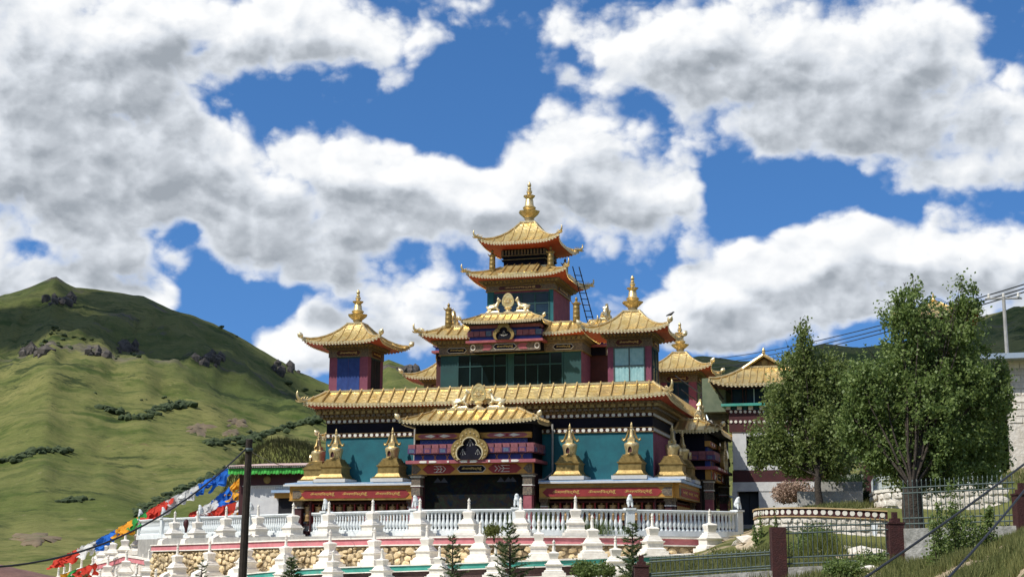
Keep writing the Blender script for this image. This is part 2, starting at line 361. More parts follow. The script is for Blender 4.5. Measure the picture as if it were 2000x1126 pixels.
# ------------------------------------------------------------------ curved gilded roofs
class Roof:
    def __init__(s, ex, ez, tx, tz, lift, flare, curve=1.0, open_sides=()):
        s.e = ex; s.t = tx; s.ez = ez; s.tz = tz; s.l = lift; s.fl = flare; s.c = curve; s.sides = [k for k in range(4) if k not in open_sides]
    def rect(s, v): return [a+(b-a)*v for a, b in zip(s.e, s.t)]
    def P(s, side, u, v, dz=0.0):
        x0, x1, y0, y1 = s.rect(v); c = abs(2*u-1); k = (c**5)*(1-v)**1.5
        z = s.ez+(s.tz-s.ez)*v**s.c+s.l*k+dz; sg = 1 if u > .5 else -1
        if side == 0: return (x0+(x1-x0)*u+sg*s.fl*k, y0-s.fl*k, z)
        if side == 1: return (x1+s.fl*k, y0+(y1-y0)*u+sg*s.fl*k, z)
        if side == 2: return (x1+(x0-x1)*u-sg*s.fl*k, y1+s.fl*k, z)
        return (x0-s.fl*k, y1+(y0-y1)*u-sg*s.fl*k, z)
    def length(s, side, v=0):
        x0, x1, y0, y1 = s.rect(v); return abs(x1-x0) if side in (0, 2) else abs(y1-y0)
    def shell(s, name, parent, nu=24, nv=5, top=True, thick=.05, mats=None):
        mb = MB()
        for k in s.sides:
            mb.grid(lambda u, v: s.P(k, u, v), nu, nv)
        if top:
            x0, x1, y0, y1 = s.t; mb.add([(x0,y0,s.tz),(x1,y0,s.tz),(x1,y1,s.tz),(x0,y1,s.tz)], [(0,1,2,3)])
        o = mb.build(name, mats or GOLDR, parent, smooth=40, fix=False)
        return o
    def trim(s, parent, inner, iz, spacing=.16, lip=.11, rdot=.055, soff=ORANGE):
        # gilded lip, tile-end drops and the painted soffit running back to the wall
        mb = MB(); dots = MB()
        for k in s.sides:
            n = 24
            def Q(u, w): 
                p = s.P(k, u, 0); return (p[0], p[1], p[2]+.035-(lip+.035)*w)
            mb.grid(Q, n, 1)
            off = {0:(0,-1),1:(1,0),2:(0,1),3:(-1,0)}[k]
            def Q2(u, w):
                p = s.P(k, u, 0); return (p[0]+off[0]*.03*(1-w), p[1]+off[1]*.03*(1-w), p[2]+.035)
            L = s.length(k); m = max(4, int(L/spacing))
            for i in range(m+1):
                p = s.P(k, i/m, 0); cx, cy, cz = p[0]+off[0]*.012, p[1]+off[1]*.012, p[2]-lip+.01
                tx, ty = -off[1], off[0]; r = rdot; vs = []
                for j in range(7):
                    a = math.pi+math.pi*j/6; vs.append((cx+tx*r*math.cos(a), cy+ty*r*math.cos(a), cz+r*1.25*math.sin(a)))
                vs += [(v[0]-off[0]*.03, v[1]-off[1]*.03, v[2]) for v in vs]
                dots.add(vs, [tuple(range(7)), tuple(range(13, 6, -1))]+[(j, j+1, 8+j, 7+j) for j in range(6)])
                # round tile end above the drop
                vs = [(cx+off[0]*.02+tx*r*.8*math.cos(2*math.pi*j/6), cy+off[1]*.02+ty*r*.8*math.cos(2*math.pi*j/6), cz+.06+r*.8*math.sin(2*math.pi*j/6)) for j in range(6)]
                dots.add(vs, [tuple(range(6))])
        mb.build('eave_lip', GOLD, parent, fix=False)
        tag(dots.build('eave_drops', BRASS, parent), kind='stuff')
        if inner:
            mb = MB(); a0 = Roof(s.e, s.ez-lip*.8, inner, iz, s.l, s.fl, 1.0); a0.sides = s.sides
            for k in s.sides: mb.grid(lambda u, v: a0.P(k, u, .005+.995*v), 24, 4)
            mb.build('soffit', soff, parent, smooth=40, fix=False)
    def ribs(s, parent, spacing, w=.055, h=.06, name='roof_rib', sides=None, m=None):
        for k in (sides or s.sides):
            L = s.length(k); n = max(2, round(L/spacing)); ax = 0 if k in (0, 2) else 1
            lo, hi = (s.e[0], s.e[1]) if ax == 0 else (s.e[2], s.e[3]); tlo, thi = (s.t[0], s.t[1]) if ax == 0 else (s.t[2], s.t[3])
            for i in range(n):
                c = lo+(hi-lo)*(i+.5)/n
                vm = 1.0
                if c < tlo: vm = (c-lo)/(tlo-lo)
                if c > thi: vm = (hi-c)/(hi-thi)
                if vm < .12: continue
                mb = MB(); secs = []
                N = 5
                for j in range(N+1):
                    v = vm*j/N; x0, x1, y0, y1 = s.rect(v); a, b = (x0, x1) if ax == 0 else (y0, y1)
                    u = (c-a)/(b-a) if b > a else .5
                    if k in (2, 3): u = 1-u
                    p = s.P(k, min(1, max(0, u)), v); d = (w/2, 0) if ax == 0 else (0, w/2)
                    secs.append([(p[0]-d[0], p[1]-d[1], p[2]-.02), (p[0]+d[0], p[1]+d[1], p[2]-.02), (p[0]+d[0]*.7, p[1]+d[1]*.7, p[2]+h), (p[0]-d[0]*.7, p[1]-d[1]*.7, p[2]+h)])
                vs = [q for S in secs for q in S]
                fs = [(j*4+q, j*4+(q+1)%4, (j+1)*4+(q+1)%4, (j+1)*4+q) for j in range(N) for q in range(4)]+[(3,2,1,0), (N*4, N*4+1, N*4+2, N*4+3)]
                mb.add(vs, fs); mb.build(name, m or RIBG, parent)
    def hips(s, parent, r=.06):
        for k in s.sides:
            for uu in ((0,) if (k-1) % 4 in s.sides else (0, 1)):
                mb = MB(); mb.tube([(p[0], p[1], p[2]+r*.6) for p in (s.P(k, uu, j/6) for j in range(7))], r, 6); mb.build('hip_ridge', GOLD, parent, smooth=50)
            if (k+1) % 4 not in s.sides:
                mb = MB(); mb.tube([(p[0], p[1], p[2]+r*.6) for p in (s.P(k, 1, j/6) for j in range(7))], r, 6); mb.build('hip_ridge', GOLD, parent, smooth=50)
        x0, x1, y0, y1 = s.t; z = s.tz
        mb = MB(); q = .05
        if x1-x0 > .3:
            mb.box(x0-q, x1+q, y0-q, y0+q, z-.02, z+.07)
            mb.box(x0-q, x1+q, y1-q, y1+q, z-.018, z+.072); mb.box(x0-q, x0+q, y0+q, y1-q, z-.018, z+.068); mb.box(x1-q, x1+q, y0+q, y1-q, z-.018, z+.068)
            mb.build('top_ridge', GOLD, parent)
def _bulb():
    mb = MB()
    mb.lathe([(.04,-.03),(.075,.0),(.05,.05),(.085,.07),(.11,.12),(.125,.18),(.11,.24),(.07,.30),(.03,.34),(.005,.37)], 10)
    return mb.mesh('corner_ornament', BRASS, 50)
def _makara():
    mb = MB()
    # body, raised snout, lower jaw, crest spikes; lies along +X
    mb.tube([(-.30,0,.06),(-.1,0,.07),(.12,0,.10),(.30,0,.15),(.40,0,.28),(.42,0,.46),(.38,0,.56)], [.07,.10,.115,.10,.07,.055,.03], 7)
    mb.tube([(.12,0,.05),(.30,0,.02),(.44,0,.03),(.50,0,.10)], [.07,.06,.045,.02], 6)
    for x, hgt in ((-.22,.16),(-.08,.2),(.06,.22)):
        mb.tube([(x,0,.12),(x-.05,0,.12+hgt*.6),(x-.13,0,.12+hgt)], [.035,.025,.006], 5)
    for sg in (-1, 1): mb.tube([(.2,sg*.08,.16),(.14,sg*.13,.24),(.06,sg*.15,.27)], [.035,.025,.008], 5)
    return mb.mesh('corner_ornament', GOLD, 55)
BULB, MAKARA = _bulb(), _makara()
def corner_ornaments(roof, parent, kind, sc=1.0, corners=(0,1,2,3)):
    for k in corners:
        p = roof.P(k, 0, 0) if k in roof.sides else roof.P((k-1) % 4, 1, 0)
        a = {0:-135,1:-45,2:45,3:135}[k]
        if kind == 'bulb':
            d = Vector((math.cos(R(a)), math.sin(R(a)), 0)); o = put('corner_ornament', BULB, parent, (p[0], p[1], p[2]+.0), None, (sc,)*3)
            o.rotation_euler = (d*.75+Vector((0,0,.8))).to_track_quat('Z', 'Y').to_euler()
        else:
            put('corner_ornament', MAKARA, parent, (p[0]-.02*math.cos(R(a)), p[1]-.02*math.sin(R(a)), p[2]+.0), (0, 0, R(a)), (sc,)*3)
def finial_mesh(s=1.0):
    # neck, wide lotus bowl, bell, small lotus, vase and flame tip (unit total height 2.3)
    prof = [(.30,-.05),(.30,.05),(.22,.10),(.22,.24),(.26,.26),(.26,.30),(.24,.32),(.36,.44),(.50,.58),(.55,.68),(.47,.70),(.26,.66),(.24,.74),(.33,.84),(.35,.90),(.28,.95),(.23,1.05),(.21,1.28),(.18,1.34),(.20,1.40),(.28,1.48),(.31,1.54),(.22,1.54),(.10,1.56),(.09,1.62),(.15,1.70),(.15,1.80),(.08,1.86),(.11,1.92),(.08,1.98),(.06,2.0),(.10,2.08),(.10,2.16),(.05,2.26),(.006,2.32)]
    pet = [0]*len(prof)
    for j in (7, 8, 9, 10): pet[j] = .06
    for j in (20, 21): pet[j] = .07
    mb = MB(); mb.lathe([(r*s, z*s) for r, z in prof], 32, petal=pet); return mb.mesh('finial', GOLD, 35)
FINIAL = finial_mesh()
def banner_mesh():
    mb = MB(); mb.lathe([(.2,0),(.2,.04),(.165,.05),(.165,.2),(.175,.22),(.165,.24),(.16,.42),(.17,.44),(.16,.46),(.155,.64),(.165,.66),(.155,.68),(.15,.80),(.19,.83),(.19,.87),(.12,.9),(.06,.98),(.04,1.0),(.07,1.05),(.065,1.1),(.02,1.17),(.004,1.2)], 20)
    for i in range(4):
        a = math.pi/4+i*math.pi/2; c, s_ = math.cos(a), math.sin(a)
        mb.tube([(.17*c,.17*s_,.84),(.24*c,.24*s_,.87),(.27*c,.27*s_,.95)], [.03,.025,.008], 5)
    return mb.mesh('victory_banner', GOLDS, 40)
BANNER = banner_mesh()

def brackets(parent, h, z0, z1, step, w, out, m=CARVE, name='cornice_brackets', c=(0,0)):
    # rows of small carved blocks round a square cornice, proud of it by out
    mb = MB(); hx, hy = h if isinstance(h, tuple) else (h, h)
    for ax in (0, 1):
        L = (hx if ax == 0 else hy)+out; n = max(3, int(2*L/step))
        for i in range(n):
            t = -L+(i+.5)*2*L/n; a, b = t-w/2, t+w/2
            for sg in (-1, 1):
                if ax == 0: y = sg*hy+c[1]; mb.box(c[0]+a, c[0]+b, min(y, y+sg*out), max(y, y+sg*out), z0, z1)
                else: x = sg*hx+c[0]; mb.box(min(x, x+sg*out), max(x, x+sg*out), c[1]+a, c[1]+b, z0, z1)
    return tag(mb.build(name, m, parent), kind='stuff')
def disc_row(parent, h, z, step, r, sides=(0,1,2,3)):
    mb = MB()
    for k in sides:
        n = int(2*h/step)
        for i in range(n):
            t = -h+(i+.5)*2*h/n; vs = []
            for d in (0.0, .03):
                for j in range(8):
                    a = 2*math.pi*j/8; u, w = t+r*math.cos(a), z+r*math.sin(a); q = h+d
                    vs.append({0:(u,-q,w),1:(q,u,w),2:(u,q,w),3:(-q,u,w)}[k])
            mb.add(vs, [tuple(range(8, 16))]+[(j, (j+1)%8, 8+(j+1)%8, 8+j) for j in range(8)])
    return tag(mb.build('white_disc_row', WDOT, parent), kind='stuff')
def plaque(parent, x, y, z, w, h, text=MANI, rot=None, m=MAROON, border=GOLDS, tw=.72, th=.5, point=True):
    # framed board with pointed ends, facing -Y, with raised lettering
    pt = h*.5 if point else 0
    def outl(g): return [(x-w/2-g, z), (x-w/2+pt-g*.4, z-h/2-g), (x+w/2-pt+g*.4, z-h/2-g), (x+w/2+g, z), (x+w/2-pt+g*.4, z+h/2+g), (x-w/2+pt-g*.4, z+h/2+g)]
    if not point: outl = lambda g: [(x-w/2-g, z-h/2-g), (x+w/2+g, z-h/2-g), (x+w/2+g, z+h/2+g), (x-w/2-g, z+h/2+g)]
    mb = MB(); mb.prism(outl(.025), y-.02, y+.02, 1); mb.prism(outl(0), y-.03, y+.01, 0)
    o = mb.build('name_board', [m, border], parent)
    lettering(text, .3, parent, x, y-.034, z, w*tw, h*th)
    return o

# ------------------------------------------------------------------ the temple
temple = thing('temple', (0, 0, 0), 'large tiered Tibetan temple with teal walls and gilded curved roofs', 'temple')
# lower storey
mb = MB(); mb.box(-7.8, 7.8, -7.8, 7.8, -.05, 4.52, 0); low = mb.build('lower_storey', TEAL, temple)
# plum coloured side faces of the lower storey, 4 mm proud
for b_ in ((7.8, 7.806), (-7.806, -7.8)): mb = MB(); mb.box(*b_, -7.79, 7.79, -.04, 4.51); mb.build('side_plaster', PURP, low)
mb = MB(); mb.fr(7.82, 4.52, 7.82, 4.69); mb.fr(7.82, 5.18, 7.82, 5.34); mb.build('disc_band', MAROON, low)
mb = MB(); mb.fr(7.79, 4.69, 7.79, 5.18); mb.build('dark_frieze', NAVY, low)
mb = MB(); mb.fr(7.86, 4.485, 7.86, 4.525); mb.fr(7.86, 4.675, 7.86, 4.70); mb.fr(7.86, 5.165, 7.86, 5.19); mb.fr(7.87, 5.33, 7.87, 5.36); mb.build('band_moulding', BRONZE, low)
disc_row(low, 7.82, 4.60, .272, .085); disc_row(low, 7.82, 5.262, .272, .085)
mb = MB(); mb.stack([(7.88,5.36),(7.88,5.44),(7.98,5.44001),(7.98,5.56),(8.10,5.58),(8.10,5.70),(8.2,5.72),(8.2,5.84)]); cor = mb.build('main_cornice', BRONZE, temple)
brackets(cor, 7.88, 5.37, 5.43, .16, .09, .07, BRONZE); brackets(cor, 7.98, 5.455, 5.56, .26, .17, .09, CARVE); brackets(cor, 8.10, 5.59, 5.72, .32, .20, .10, GOLDS); brackets(cor, 8.2, 5.73, 5.82, .2, .11, .06, BRONZE)
rm = Roof((-8.5,8.5,-8.5,8.5), 5.98, (-7.84,7.84,-7.84,7.84), 6.66, .16, .12)
mr = rm.shell('main_roof', temple, 48, 4); rm.trim(mr, (-8.2,8.2,-8.2,8.2), 5.83, .17); rm.ribs(mr, .54, .085, .13); rm.hips(mr, .07)
corner_ornaments(rm, mr, 'makara', .9)
# sheet joints across the roof between the ribs
mb = MB()
for k in (0, 1, 2, 3):
    for v in (.28, .52, .76):
        mb.tube([rm.P(k, .04+.92*i/30, v, .006) for i in range(31)], .012, 4)
mb.build('sheet_joint', GOLD, mr)

# corner towers (local origin at the foot, z = 6.6)
def tower(style):
    mb = MB(); mb.fr(.985, -.6, .985, 1.72); body = mb.build('corner_tower', PURP, temple)
    mb = MB(); mb.stack([(1.02,1.72),(1.02,2.1),(1.08,2.1001),(1.08,2.16),(1.16,2.18),(1.16,2.24),(1.25,2.26),(1.25,2.32)])
    mb.build('tower_cornice', CARVE, body)
    brackets(body, 1.08, 2.105, 2.15, .13, .07, .05, BRONZE); brackets(body, 1.16, 2.185, 2.25, .17, .10, .07, GOLDS)
    for rz in (0, 90):
        holder = body
        me_o = plaque(body, 0, -1.03, 1.91, 1.25, .25)
        if rz:
            for o in [me_o, bpy.data.objects[-1] if False else None]:
                if o: o.rotation_euler = (0, 0, R(90))
            l = [c for c in kids(body) if c.name.startswith('lettering')][-1]
            l.location = (1.064, 0, 1.91); l.rotation_euler = (R(90), 0, R(90))
    rf = Roof((-1.86,1.86,-1.86,1.86), 2.34, (-.36,.36,-.36,.36), 3.42, .22, .10, 1.75)
    sh = rf.shell('tower_roof', body, 16, 8); rf.trim(body, (-1.25,1.25,-1.25,1.25), 2.31, .15, .09, .048); rf.ribs(body, .42, .05, .05); rf.hips(body, .05)
    corner_ornaments(rf, body, 'bulb', 1.05)
    put('finial', FINIAL, body, (0, 0, 3.40), None, (.86, .86, .765))
    # windows / hangings front and side
    for rz in (0, 90, -90):
        mt = R(rz)
        def bx(name, m, *bb, mi=None):
            q = MB(); q.box(*bb); o = q.build(name, m, body); o.rotation_euler = (0, 0, mt); return o
        if style == 'curtain':
            fm = MB()
            for b in ((-.72,-.66,-1.02,-.97,.1,1.70),(.66,.72,-1.02,-.97,.1,1.70),(-.66,.66,-1.02,-.97,1.64,1.70),(-.66,.66,-1.02,-.97,.1,.16),(-.03,.03,-1.02,-.97,.16,1.64),(-.66,-.03,-1.018,-.972,.82,.88),(.03,.66,-1.018,-.972,.82,.88)): fm.box(*b)
            o = fm.build('window_frame', IRON if rz == 0 else TEALD, body); o.rotation_euler = (0, 0, mt)
            for sx in (-1, 1):
                for (a, b) in ((.16, .82), (.88, 1.64)):
                    q = MB(); q.grid(lambda u, v: (sx*.345-.315+.63*u, -.996-.004*math.sin(u*14+sx+v*.6)-.003*math.sin(u*31), a+(b-a)*v), 24, 2)
                    o = q.build('curtain_pane', CURTAIN if rz == 0 else GLASSB, body, smooth=60, fix=False); o.rotation_euler = (0, 0, mt)
        else:
            m_ = CLOTH if rz == 0 else DARK
            for sx in (-1, 1):
                q = MB(); q.grid(lambda u, v: (sx*.29-.285+.57*u, -.995-.005*math.sin(u*11+sx*2+v*1.5), .0+1.66*v), 20, 4)
                o = q.build('door_hanging' if rz == 0 else 'shutter', m_ if style != 'glass' else GLASSB, body, smooth=60, fix=False); o.rotation_euler = (0, 0, mt)
            bx('door_rail', TEALD, -.60, .60, -1.015, -.985, 1.66, 1.715)
    return body
A = 6.775
t1 = tower('hanging'); t1.location = (-A, -A, 6.6)
t2 = tower('curtain'); t2.location = (A, -A, 6.6)
t3 = tower('glass'); t3.location = (A, A, 6.6)
t4 = dup_tree(tree_of(t3), temple); t4.location = (-A, A, 6.6)

# middle storey
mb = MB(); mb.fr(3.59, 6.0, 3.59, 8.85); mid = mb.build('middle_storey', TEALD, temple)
for b_ in ((3.59, 3.596), (-3.596, -3.59)): mb = MB(); mb.box(*b_, -3.58, 3.58, 6.1, 8.84); mb.build('side_plaster', PURP, mid)
for b_ in ((3.59, 4.5), (-4.5, -3.59)): mb = MB(); mb.box(*b_, -1.62, 1.62, 6.1, 8.86); mb.build('side_bay', MAROON, mid)
for (a, b) in ((-2.66, -.16), (.2, 2.66)):
    fm = MB(); n = 4; y0, y1 = -3.64, -3.60
    zs = (6.4, 8.2, 8.82)
    w = (b-a)/n
    for i in (0, 1, 3, 4): fm.box(a+w*i-.025, a+w*i+.025, y0, y1, 6.3, 8.84)
    fm.box(a+.025, b-.025, y0+.004, y1, 8.22, 8.27); fm.box(a+.025, b-.025, y0+.004, y1, 8.79, 8.84); fm.box(a+w*2-.02, a+w*2+.02, y0+.006, y1, 6.3, 8.22)
    fm.build('window_frame', TEALD, mid)
    for i0, i1 in ((0,1),(1,3),(3,4)):
        q = MB(); q.box(a+w*i0+.02, a+w*i1-.02, -3.612, -3.60, 8.26, 8.80); q.build('window_pane', GLASS, mid)
    for i in range(4):
        q = MB(); q.box(a+w*i+.02, a+w*(i+1)-.02, -3.613, -3.60, 6.3, 8.23); q.build('window_pane', GLASS, mid)
mb = MB(); mb.stack([(3.66,8.85),(3.66,9.28),(3.72,9.2801),(3.72,9.36),(3.82,9.38),(3.82,9.48),(3.95,9.5),(3.95,9.58)]); mb.build('middle_cornice', CARVE, mid)
brackets(mid, 3.66, 9.29, 9.35, .16, .09, .09, BRONZE); brackets(mid, 3.82, 9.385, 9.49, .24, .15, .09, GOLDS); brackets(mid, 3.95, 9.51, 9.57, .17, .09, .05, BRONZE)
mb = MB(); mb.fr(3.69, 8.83, 3.69, 8.87); mb.fr(3.70, 9.25, 3.70, 9.285); mb.build('band_moulding', GOLDS, mid)
for sx in (-1, 1): plaque(mid, sx*2.72, -3.675, 9.06, 1.0, .22, MANI, m=NAVY, border=WDOT)
r2m = Roof((-4.3,4.3,-4.3,4.3), 9.68, (-3.35,3.35,-3.35,3.35), 10.3, .22, .14, 1.05)
m2 = r2m.shell('middle_roof', temple, 32, 4); r2m.trim(m2, (-3.95,3.95,-3.95,3.95), 9.57, .16, .10, .05); r2m.ribs(m2, .50, .08, .11); r2m.hips(m2, .06)
corner_ornaments(r2m, m2, 'makara', .8)
for x, y in ((-3.3,-3.3),(3.3,-3.3),(3.3,3.3),(-3.3,3.3)): put('victory_banner', BANNER, m2, (x, y, 10.32), None, (1.05,1.05,1.04))

# upper storey
mb = MB(); mb.fr(1.75, 9.6, 1.75, 12.32); upp = mb.build('upper_storey', PURP, temple)
for b_ in ((-1.745, -1.38), (1.52, 1.745)): mb = MB(); mb.box(*b_, -1.757, -1.75, 10.3, 12.31); mb.build('front_plaster', TEAL, upp)
fm = MB(); a, b = -1.38, 1.52; n = 4; w = (b-a)/n
for i in range(n+1): fm.box(a+w*i-.03, a+w*i+.03, -1.79, -1.75, 10.3, 12.2)
for i in range(n):
    for z in (11.1, 11.62, 12.17): fm.box(a+w*i+.03, a+w*(i+1)-.03, -1.786, -1.75, z-.025, z+.025)
fm.build('window_frame', TEALD, upp)
for i in range(n):
    for z0, z1 in ((10.35, 11.08), (11.13, 11.6), (11.65, 12.15)):
        q = MB(); q.box(a+w*i+.03, a+w*(i+1)-.03, -1.765, -1.75, z0, z1); q.build('window_pane', GLASSB, upp)
mb = MB(); mb.stack([(1.80,12.32),(1.80,12.62),(1.86,12.6201),(1.86,12.68),(1.98,12.70),(1.98,12.78),(2.12,12.80),(2.12,12.86)]); mb.build('upper_cornice', CARVE, upp)
brackets(upp, 1.86, 12.63, 12.68, .14, .08, .06, BRONZE); brackets(upp, 1.98, 12.71, 12.79, .2, .12, .08, GOLDS)
plaque(upp, 0, -1.815, 12.46, 2.3, .2)
l0 = plaque(upp, 0, -1.815, 12.46, 2.3, .2); l0.rotation_euler = (0, 0, R(90))
lk = [c for c in kids(upp) if c.name.startswith('lettering')][-1]; lk.location = (1.849, 0, 12.46); lk.rotation_euler = (R(90), 0, R(90))
mb = MB(); mb.fr(1.83, 12.30, 1.83, 12.335); mb.fr(1.84, 12.6, 1.84, 12.625); mb.build('band_moulding', GOLDS, upp)
r3 = Roof((-2.48,2.48,-2.48,2.48), 12.98, (-1.25,1.25,-1.25,1.25), 13.62, .24, .13, 1.2)
m3 = r3.shell('upper_roof', temple, 24, 5); r3.trim(m3, (-2.12,2.12,-2.12,2.12), 12.85, .14, .09, .045); r3.ribs(m3, .42, .055, .055); r3.hips(m3, .055)
corner_ornaments(r3, m3, 'makara', .72)
# raised middle strip on each face of the upper roof
for k in range(4):
    q = MB(); 
    def PP(u, v):
        x = -.95+1.9*u; y = -2.42+1.1*v; return (x, y, 13.08+.66*v**1.1+.03)
    q.grid(PP, 6, 4); q.box(-.97, .97, -2.45, -2.40, 13.0, 13.13); q.box(-1.0, -.94, -2.4, -1.35, 12.98, 13.18); q.box(.94, 1.0, -2.4, -1.35, 12.98, 13.18)
    for i in range(5): q.tube([(-.8+.4*i, -2.42+1.1*t/5, 13.15+.66*(t/5)**1.1) for t in range(6)], .035, 4)
    o = q.build('raised_roof_panel', GOLDR, m3); o.rotation_euler = (0, 0, R(90*k))
for x, y in ((-1.55,-1.55),(1.55,-1.55),(1.55,1.55),(-1.55,1.55)): put('victory_banner', BANNER, m3, (x, y, 13.42), None, (.98,.98,.98))
# lantern and main spire
mb = MB(); mb.fr(1.08, 13.3, 1.08, 14.0); mb.stack([(1.08,14.0),(1.15,14.001),(1.15,14.08),(1.1,14.0801),(1.1,14.2),(1.18,14.2001),(1.18,14.28),(1.14,14.2801),(1.14,14.62)])
lan = mb.build('lantern', NAVY, temple)
brackets(lan, 1.14, 14.32, 14.58, .16, .09, .05, CARVE); mb = MB(); mb.fr(1.19, 14.06, 1.19, 14.085); mb.fr(1.22, 14.26, 1.22, 14.285); mb.build('band_moulding', GOLDS, lan)
r4 = Roof((-2.02,2.02,-2.02,2.02), 14.82, (-.36,.36,-.36,.36), 16.2, .26, .12, 1.75)
m4 = r4.shell('lantern_roof', temple, 20, 8); r4.trim(m4, (-1.14,1.14,-1.14,1.14), 14.62, .14, .10, .045); r4.ribs(m4, .42, .055, .055); r4.hips(m4, .055)
corner_ornaments(r4, m4, 'makara', .7)
put('finial', FINIAL, m4, (0, 0, 16.18), None, (1.0, 1.0, 1.0))

# ------------------------------------------------------------------ porticoes (built facing -Y, turned for the other sides)
def trefoil(s, n=20):
    # round-topped three-lobed arch, foot at z=0; outline clockwise from the left foot
    pts = []
    def arc(cx, cz, r, a0, a1, k):
        for i in range(k): 
            a = R(a0+(a1-a0)*i/(k-1)); pts.append((cx+r*math.cos(a), cz+r*math.sin(a)))
    arc(-.30, .36, .44, 235, 95, n); arc(0, .78, .42, 172, 8, n); arc(.30, .36, .44, 85, -55, n)
    return [(x*s, z*s) for x, z in pts]
ROWC = [mat('block_pink', (.17,.045,.06), (.26,.09,.10), rough=.6, scale=9), mat('block_violet', (.05,.02,.09), (.10,.045,.14), rough=.6, scale=9), mat('block_blue', (.04,.07,.13), (.10,.14,.20), rough=.6, scale=9), mat('block_rose', (.20,.075,.085), (.15,.04,.055), rough=.6, scale=9)]
def mural():
    m = bpy.data.materials.new('thangka_mural'); m.use_nodes = True; nt = m.node_tree; b = nt.nodes['Principled BSDF']; b.inputs['Roughness'].default_value = .95; b.inputs['Specular IOR Level'].default_value = .1
    t = nd(nt, 'ShaderNodeTexCoord'); n = nd(nt, 'ShaderNodeTexNoise'); n.inputs['Scale'].default_value = 2.2; n.inputs['Detail'].default_value = 8; n.inputs['Roughness'].default_value = .75; n.inputs['Distortion'].default_value = 1.2
    nt.links.new(t.outputs['Object'], n.inputs['Vector']); r = nd(nt, 'ShaderNodeValToRGB'); nt.links.new(n.outputs[0], r.inputs[0]); cr = r.color_ramp
    cr.elements[0].position = .30; cr.elements[0].color = (.002,.005,.012,1); cr.elements[1].position = .78; cr.elements[1].color = (.05,.043,.035,1)
    for p, c in ((.42,(.004,.012,.02,1)),(.5,(.016,.01,.008,1)),(.57,(.010,.02,.015,1)),(.64,(.03,.017,.01,1))): e = cr.elements.new(p); e.color = c
    nt.links.new(r.outputs[0], b.inputs['Base Color']); return m
MURAL = mural()
TR_OUT, TR_IN = trefoil(1.16), trefoil(.84)
def small_arrows(parent, cx, y, cz, s, n=5):
    mb = MB()
    for g in range(n):
        a = R(-90+(g-(n-1)/2)*26); x1, z1 = cx+s*.42*math.cos(a), cz+s*.42*math.sin(a)
        mb.tube([(cx, y, cz), (x1, y, z1)], .005, 4); mb.lathe([(.001,-.05*s),(.022*s,0),(.001,.05*s)], 6, (x1, y, z1))
    mb.build('hanging_arrow_cord', GREYW, parent)
